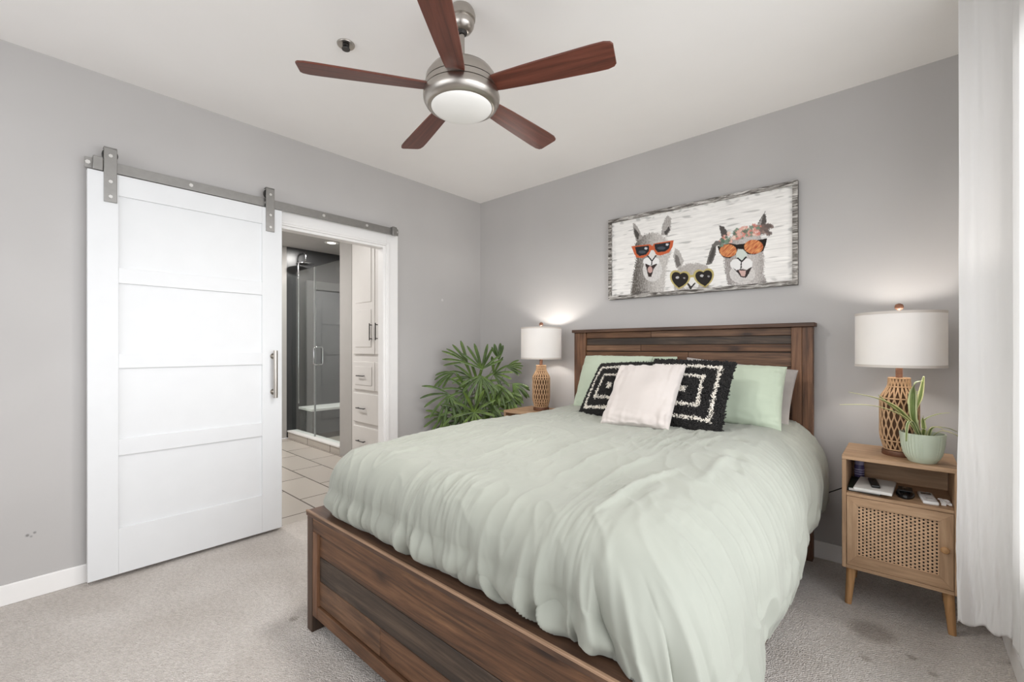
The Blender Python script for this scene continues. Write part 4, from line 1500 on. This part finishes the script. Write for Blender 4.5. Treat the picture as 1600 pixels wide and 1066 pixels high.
def frond(px, py, dep, ang, spread, n, L, face, droop=0.35, w=0.0108, seed=0):
    """hub at plant-plane offset (px,py from the plant's middle), leaflets fanned about angle ang (deg, 0=right, 90=up)"""
    rr = random.Random(seed)
    hub = cr * ((px - 738) * PT) + cf * dep + Vector((0, 0, 1.25 + (544 - py) * PT))
    mb = MB()
    stem0 = Vector((rr.uniform(-.04, .04), rr.uniform(-.04, .04), min(hub.z - 0.10, 0.30 + 0.55 * rr.random())))
    mid = (stem0 + hub) / 2 + Vector((0, 0, 0.06))
    pet = [stem0 * (1 - t) ** 2 + mid * 2 * t * (1 - t) + hub * t * t for t in np.linspace(0, 1, 9)]
    fo_n = MB()
    for i in range(n):
        f = (i / (n - 1) - 0.5) if n > 1 else 0
        a = math.radians(ang + f * spread + rr.uniform(-5, 5))
        Li = L * (1 - 0.9 * f * f * 0.6) * rr.uniform(0.88, 1.08)
        out = rr.uniform(0.15, 0.5) * face
        d0 = (cr * math.cos(a) + Vector((0, 0, math.sin(a))) + cf * out).normalized()
        pts = []
        pos = hub.copy()
        d = d0.copy()
        K = 8
        for k in range(K + 1):
            pts.append(pos.copy())
            d = (d + Vector((0, 0, -droop * (0.3 + k / K) / K * 1.6))).normalized()
            pos = pos + d * (Li / K)
        up = (cf * 0.8 + Vector((0, 0, 0.9))).normalized()
        rows = []
        for k, q in enumerate(pts):
            t = k / K
            ww = w * (0.35 + 1.0 * math.sin(min(1, t * 1.35 + 0.1) * PI * 0.5)) * (1 if t < 0.85 else 1 - (t - 0.85) / 0.15 * 0.7)
            dd = (pts[min(k + 1, K)] - pts[max(k - 1, 0)]).normalized()
            sd_ = dd.cross(up)
            sd_ = sd_.normalized() if sd_.length > 1e-3 else dd.orthogonal().normalized()
            nn = sd_.cross(dd)
            rows.append([q + sd_ * ww - nn * ww * 0.25, q + sd_ * ww * 0.5 + nn * ww * 0.1, q - nn * ww * 0.15, q - sd_ * ww * 0.5 + nn * ww * 0.1, q - sd_ * ww - nn * ww * 0.25])
        # keep clear of the two walls
        for r in rows:
            for j, q in enumerate(r):
                q.x = max(q.x, -3.245 - (-2.86))
                q.y = min(q.y, 3.155 - 2.70)
        mb.grid([[tuple(q) for q in r] for r in rows])
    o = mb.build('frond', M['palm'], palm, smooth=60, recalc=False)
    fo_n.tube([tuple(q) for q in pet], [0.0045 - 0.002 * t for t in np.linspace(0, 1, 9)], 6)
    fo_n.build('petiole', M['stem'], o)


FR = [
    (703, 615, 0.16, 238, 190, 9, 0.26, 0.6, 0.5), (752, 577, 0.10, 92, 130, 8, 0.23, 0.5, 0.2), (752, 586, 0.20, 262, 150, 8, 0.22, 1.0, 0.5),
    (706, 583, 0.00, 196, 60, 5, 0.20, 0.2, 0.6), (728, 567, 0.02, 142, 70, 6, 0.23, 0.2, 0.25), (778, 562, 0.02, 95, 50, 4, 0.15, 0.2, 0.1),
    (790, 574, 0.00, 8, 70, 6, 0.14, 0.3, 0.4), (800, 600, 0.05, 325, 90, 7, 0.18, 0.3, 0.6), (742, 640, 0.24, 90, 330, 10, 0.19, 0.8, 0.3),
    (790, 614, 0.10, 318, 100, 7, 0.17, 0.5, 0.6), (776, 600, 0.14, 275, 130, 7, 0.19, 0.8, 0.6), (692, 650, 0.05, 225, 150, 7, 0.19, 0.5, 0.4),
    (730, 610, 0.14, 200, 180, 8, 0.20, 0.8, 0.4), (758, 620, 0.12, 280, 200, 8, 0.20, 0.8, 0.4), (770, 640, 0.14, 40, 250, 9, 0.18, 0.8, 0.4),
    (745, 600, 0.04, 60, 200, 8, 0.20, 0.5, 0.3), (722, 640, 0.16, 250, 200, 8, 0.20, 0.8, 0.4), (770, 585, 0.06, 20, 140, 7, 0.18, 0.6, 0.4),
    (735, 590, 0.03, 170, 120, 7, 0.19, 0.4, 0.4), (760, 655, 0.05, 90, 200, 8, 0.2, 0.5, 0.3), (715, 660, 0.0, 120, 200, 8, 0.22, 0.5, 0.3), (785, 640, 0.0, 60, 160, 7, 0.16, 0.5, 0.4),
    (745, 690, 0.1, 90, 220, 8, 0.22, 0.6, 0.3), (700, 700, 0.05, 130, 200, 8, 0.22, 0.6, 0.3),
]
for i, (px, py, dep, ang, spr, n, L, face, dr_) in enumerate(FR):
    frond(px, py, dep - 0.08, ang, spr, n, L * 1.1, face, dr_ * 1.15, seed=100 + i)

# ------------------------------------------------------------------ small things on the nightstand shelf
ZS = 0.5465
bk = thing('book', 'thin dark green book under the white notebook on the nightstand shelf', 'book', (-0.136, 2.825, ZS))
MB().box(-0.066, 0.060, -0.10, 0.14, 0, 0.003).box(-0.066, 0.060, -0.10, 0.14, 0.0155, 0.0185).box(-0.066, -0.062, -0.10, 0.14, 0.0031, 0.0154).build('cover', plain('dark_green_cover', (26, 38, 30), 0.5), bk, bevel=0.001)
MB().box(-0.0615, 0.057, -0.097, 0.137, 0.0032, 0.0153).build('pages', M['white_plastic'], bk)
wb_ = MB().box(-0.071, 0.071, -0.125, 0.125, 0, 0.014)
wbo = wb_.build('notebook', plain('white_paper_cover', (214, 211, 206), 0.6), bevel=0.002)
wbo.location = (-0.100, 2.805, ZS + 0.0187)
wbo.rotation_euler = (0, 0, R_(-3))
tag(wbo, 'white notebook lying on the nightstand shelf under the remote', 'notebook')
rm = thing('remote_control', 'slim black remote on top of the white notebook', 'remote', (-0.105, 2.80, ZS + 0.033), R_(8))
MB().box(-0.017, 0.017, -0.075, 0.075, 0, 0.014).build('body', M['black'], rm, bevel=0.005, seg=3)
bt = MB()
for i in range(4):
    for j in (-1, 0, 1):
        bt.cyl((j * 0.009, -0.045 + i * 0.022, 0.0138), (j * 0.009, -0.045 + i * 0.022, 0.0155), 0.003, 8)
bt.build('buttons', M['dark_metal'], rm)
ms = thing('black_gadget', 'rounded black gadget in the middle of the nightstand shelf', 'gadget', (0.010, 2.815, ZS))
mm = MB()
mm.sphere((0, 0, 0.006), 0.034, 0.075, 0.030, 24, 14)
mm.v = [(x, y, max(z, 0.0)) for x, y, z in mm.v]
mm.build('shell', plain('glossy_black_plastic', (16, 16, 17), 0.2), ms)
MB().box(-0.026, 0.026, -0.050, 0.030, 0.030, 0.0345).build('top_plate', M['black'], ms, bevel=0.002)
wd = thing('handheld_gadget', 'white handheld gadget with a grey screen on the nightstand shelf', 'gadget', (0.088, 2.80, ZS), R_(6))
MB().box(-0.027, 0.027, -0.085, 0.085, 0, 0.016).build('body', M['white_plastic'], wd, bevel=0.006, seg=3)
MB().box(-0.018, 0.018, 0.035, 0.065, 0.0158, 0.0168).build('screen', plain('grey_screen', (90, 92, 94), 0.25), wd)
MB().box(-0.012, 0.012, -0.045, -0.02, 0.0158, 0.0172).build('button', plain('pale_grey_button', (196, 195, 193), 0.4), wd, bevel=0.001)
eb_ = MB()
pts = []
rr = random.Random(2)
for i in range(60):
    t = i / 59
    pts.append((0.144 + 0.020 * math.cos(t * 19) * (1 - 0.3 * t) + rr.uniform(-.003, .003), 2.775 + 0.030 * math.sin(t * 13) + rr.uniform(-.003, .003), ZS + 0.004 + 0.010 * abs(math.sin(t * 9))))
eb_.tube(pts, 0.0024, 6)
eb_.box(0.130, 0.146, 2.745, 2.765, ZS, ZS + 0.012)
tag(eb_.build('charging_cable', M['white_plastic']), 'tangled white cable beside the white gadget on the shelf', 'cable')
jr = thing('supplement_jar', 'purple jar with a white lid at the back of the nightstand shelf', 'jar', (-0.172, 2.985, ZS))
MB().lathe([(0.020, 0), (0.022, 0.003), (0.022, 0.075), (0.019, 0.083)], 28).build('jar_body', plain('purple_label', (78, 70, 112), 0.4), jr)
MB().lathe([(0.0205, 0.083), (0.0205, 0.108), (0.019, 0.110)], 28).build('lid', plain('lavender_lid', (150, 144, 172), 0.4), jr)
lb = MB()
for z in (0.032, 0.044, 0.056):
    lb.lathe([(0.0222, z), (0.0223, z + 0.001), (0.0223, z + 0.004), (0.0222, z + 0.005)], 28, cap0=False, cap1=False)
lb.build('label_stripes', plain('pale_label_print', (170, 165, 190), 0.5), jr)
cb = MB()
cb.tube([(-0.46, 3.168, 0.33), (-0.38, 3.165, 0.375), (-0.33, 3.15, 0.40), (-0.26, 3.10, 0.455), (-0.19, 3.085, 0.50)], 0.003, 8)
tag(cb.build('power_cord', M['black']), 'thin black cord running behind the nightstand from the wall', 'cord')

# ------------------------------------------------------------------ curtain


def curtain():
    # plan path of the cloth, from its free edge inwards to the window
    ctrl = [(0.168, 2.505), (0.19, 2.522), (0.225, 2.528), (0.262, 2.520), (0.296, 2.505), (0.316, 2.470), (0.303, 2.42), (0.320, 2.37), (0.306, 2.32), (0.318, 2.27)]
    C = np.array(ctrl)
    t = np.linspace(0, len(C) - 1, 260)
    i = np.clip(np.floor(t).astype(int), 0, len(C) - 2)
    f = (t - i)[:, None]
    p0, p1_, p2_, p3_ = C[np.maximum(i - 1, 0)], C[i], C[i + 1], C[np.minimum(i + 2, len(C) - 1)]
    path = 0.5 * (2 * p1_ + (p2_ - p0) * f + (2 * p0 - 5 * p1_ + 4 * p2_ - p3_) * f ** 2 + (3 * p1_ - p0 - 3 * p2_ + p3_) * f ** 3)
    zs = np.linspace(0.145, 2.70, 240)
    S_, Z_ = np.meshgrid(np.linspace(0, 1, 260), zs, indexing='ij')
    X = path[:, 0][:, None] + 0 * Z_
    Y = path[:, 1][:, None] + 0 * Z_
    low_ = sstep(1.2, 0.2, Z_)
    d = pnoise(S_ * 12 + Z_ * 2.0, Z_ * 2.6, 71) * 0.020 * (0.2 + low_) + pnoise(S_ * 8, Z_ * 0.5, 72) * 0.014 + pnoise(S_ * 30 - Z_ * 9, Z_ * 9, 73) * 0.004 * low_
    Y = Y + d
    X = X - 0.006 * low_ * (S_ < 0.06) + 0.5 * d * (S_ < 0.3)
    X = np.minimum(X, 0.324)
    Zp = Z_ + 0.010 * np.sin(S_ * 30) * sstep(0.3, 0.145, Z_)
    P = np.stack([X, Y, Zp], -1)
    o = np_mesh('curtain_panel', P, grid_quads(*P.shape[:2]), M['curtain'])
    s = o.modifiers.new('thickness', 'SOLIDIFY')
    s.thickness = 0.0015
    s.offset = 0
    return o


ct = thing('curtain', 'white floor-length curtain hanging at the right edge of the room', 'curtain', (0, 0, 0))
cp = curtain()
cp.parent = ct
rod = MB()
rod.cyl((0.255, 0.10, 2.715), (0.255, 2.56, 2.715), 0.010, 14)
rod.sphere((0.255, 2.575, 2.715), 0.018)
for y in (0.15, 2.545):
    rod.cyl((0.255, y, 2.715), (XR, y, 2.715), 0.006, 10)
tag(rod.build('curtain_rod', M['dark_metal']), 'thin dark curtain rod above the white curtain', 'curtain rod')

# ------------------------------------------------------------------ bathroom things
cab = thing('linen_cabinet', 'tall white built-in cabinet with doors and drawers seen through the doorway', 'cabinet', (-4.58, 2.50, 0))
CW = 1.18
bod = MB()
bod.box(-0.04, CW, 0.0, 0.5, 0, BZ - 0.002)
bod.build('body', M['cabinet'], cab, smooth=0)


def front(mb, x0, x1, z0, z1, raised):
    mb.box(x0, x1, -0.020, -0.001, z0, z1)
    for (a, b, c, d) in raised:
        mb.box(a, b, -0.026, -0.0205, c, d)


def pull(parent, a, b):
    h = MB()
    A_, B_ = Vector(a), Vector(b)
    o_ = Vector((0, -0.028, 0))
    h.cyl(tuple(A_ + o_), tuple(B_ + o_), 0.006, 10)
    dv = (B_ - A_) * 0.1
    for q in (A_ + dv, B_ - dv):
        h.cyl(tuple(q), tuple(q + o_), 0.005, 10)
    h.build('handle', M['dark_metal'], parent)


for (x0, x1, hx) in ((0.02, 0.458, 0.405), (0.470, 0.908, 0.520)):
    m_ = MB()
    front(m_, x0, x1, 1.185, 2.50, [(x0 + 0.06, x1 - 0.06, 1.26, 1.66), (x0 + 0.06, x1 - 0.06, 1.74, 2.43)])
    do = m_.build('door', M['cabinet'], cab, bevel=0.004)
    pull(do, (hx, -0.020, 1.33), (hx, -0.020, 1.51))
for (x0, x1) in ((0.02, 0.458), (0.470, 0.908)):
    m_ = MB()
    front(m_, x0, x1, 0.80, 1.10, [(x0 + 0.05, x1 - 0.05, 0.85, 1.05)])
    do = m_.build('drawer', M['cabinet'], cab, bevel=0.004)
    c_ = (x0 + x1) / 2 - 0.03
    pull(do, (c_ - 0.07, -0.024, 0.95), (c_ + 0.07, -0.024, 0.95))
for (z0, z1) in ((0.44, 0.76), (0.09, 0.40)):
    m_ = MB()
    front(m_, 0.02, 0.908, z0, z1, [])
    do = m_.build('drawer', M['cabinet'], cab, bevel=0.008, seg=3)
    for c_ in (0.21, 0.70):
        pull(do, (c_ - 0.08, -0.022, (z0 + z1) / 2), (c_ + 0.08, -0.022, (z0 + z1) / 2))

shw = thing('shower_screen', 'clear glass shower enclosure with chrome handle on a white curb', 'shower screen', (-6.385, 2.52, 0))
SW = 1.475
MB().box(0, SW, -0.02, 0.10, 0, 0.085).build('curb', M['floor_tile'], shw, smooth=0)
MB().box(0, SW, -0.03, 0.11, 0.0855, 0.105).build('curb_cap', M['trim'], shw, bevel=0.003)
MB().box(0.0, 0.70, 0.035, 0.045, 0.106, 2.30).build('fixed_pane', M['glass'], shw, smooth=0)
gd = MB().box(0.712, SW - 0.01, 0.035, 0.045, 0.112, 2.30).build('glass_door', M['glass'], shw, smooth=0)
hd = MB()
for sgn, y in ((-1, 0.034), (1, 0.046)):
    xh, zc = 0.80, 1.15
    yy = y + sgn * 0.05
    hd.tube([(xh, y, zc - 0.11), (xh, yy - sgn * 0.015, zc - 0.11), (xh, yy, zc - 0.095), (xh, yy, zc + 0.095), (xh, yy - sgn * 0.015, zc + 0.11), (xh, y, zc + 0.11)], 0.010, 12)
hd.build('handle', M['chrome'], gd)
ch_ = MB()
ch_.box(0.70, 0.712, 0.03, 0.05, 0.106, 2.30)
ch_.build('seal_strip', plain('frosted_seal', (170, 172, 172), 0.3), shw)
bn = thing('shower_bench', 'white capped tiled bench inside the shower', 'bench', (-6.398, 2.67, 0))
MB().box(0.0, 0.40, 0, 0.94, 0, 0.385).build('base', M['mosaic'], bn, smooth=0)
MB().box(0.0, 0.42, -0.02, 0.945, 0.386, 0.42).build('cap', M['trim'], bn, bevel=0.004)
rs_ = thing('rain_shower_head', 'round chrome rain shower head high in the dark shower', 'shower head', (-6.24, 2.68, 2.42))
MB().lathe([(0.11, 0), (0.115, 0.004), (0.115, 0.012), (0.02, 0.03), (0.014, 0.05)], 36).build('head', M['chrome'], rs_)
MB().tube([(0, 0, 0.045), (0, 0, 0.12), (-0.04, 0, 0.16), (-0.158, 0, 0.16)], 0.011, 12).build('arm', M['chrome'], rs_)
MB().cyl((-0.135, -0.04, -1.95), (-0.135, -0.04, 0.02), 0.011, 12).build('riser_pipe', M['chrome'], rs_)
dl = thing('recessed_downlight', 'small lit recessed ceiling light inside the bathroom', 'downlight', (-5.72, 2.80, BZ))
MB().lathe([(0.055, -0.003), (0.085, -0.006), (0.09, -0.001)], 36, cap0=False, cap1=False).build('trim_ring', M['trim'], dl)
MB().lathe([(0.004, -0.0035), (0.054, -0.003)], 30).build('diffuser', emissive('lit_diffuser', (255, 246, 232), 5.0), dl)
for (x, y, e_) in ((-5.72, 2.80, 22), (-5.6, 1.3, 42), (-4.1, 1.45, 9)):  # first beam belongs to the fixture; the other two are added fill
    ld = bpy.data.lights.new('downlight_and_fill_beam', 'AREA')
    ld.shape = 'DISK'
    ld.size = 0.14
    ld.energy = e_
    ld.color = (1.0, 0.975, 0.94)
    lo = bpy.data.objects.new('downlight_and_fill_beam', ld)
    lo.location = (x, y, BZ - 0.012)
    COL.objects.link(lo)
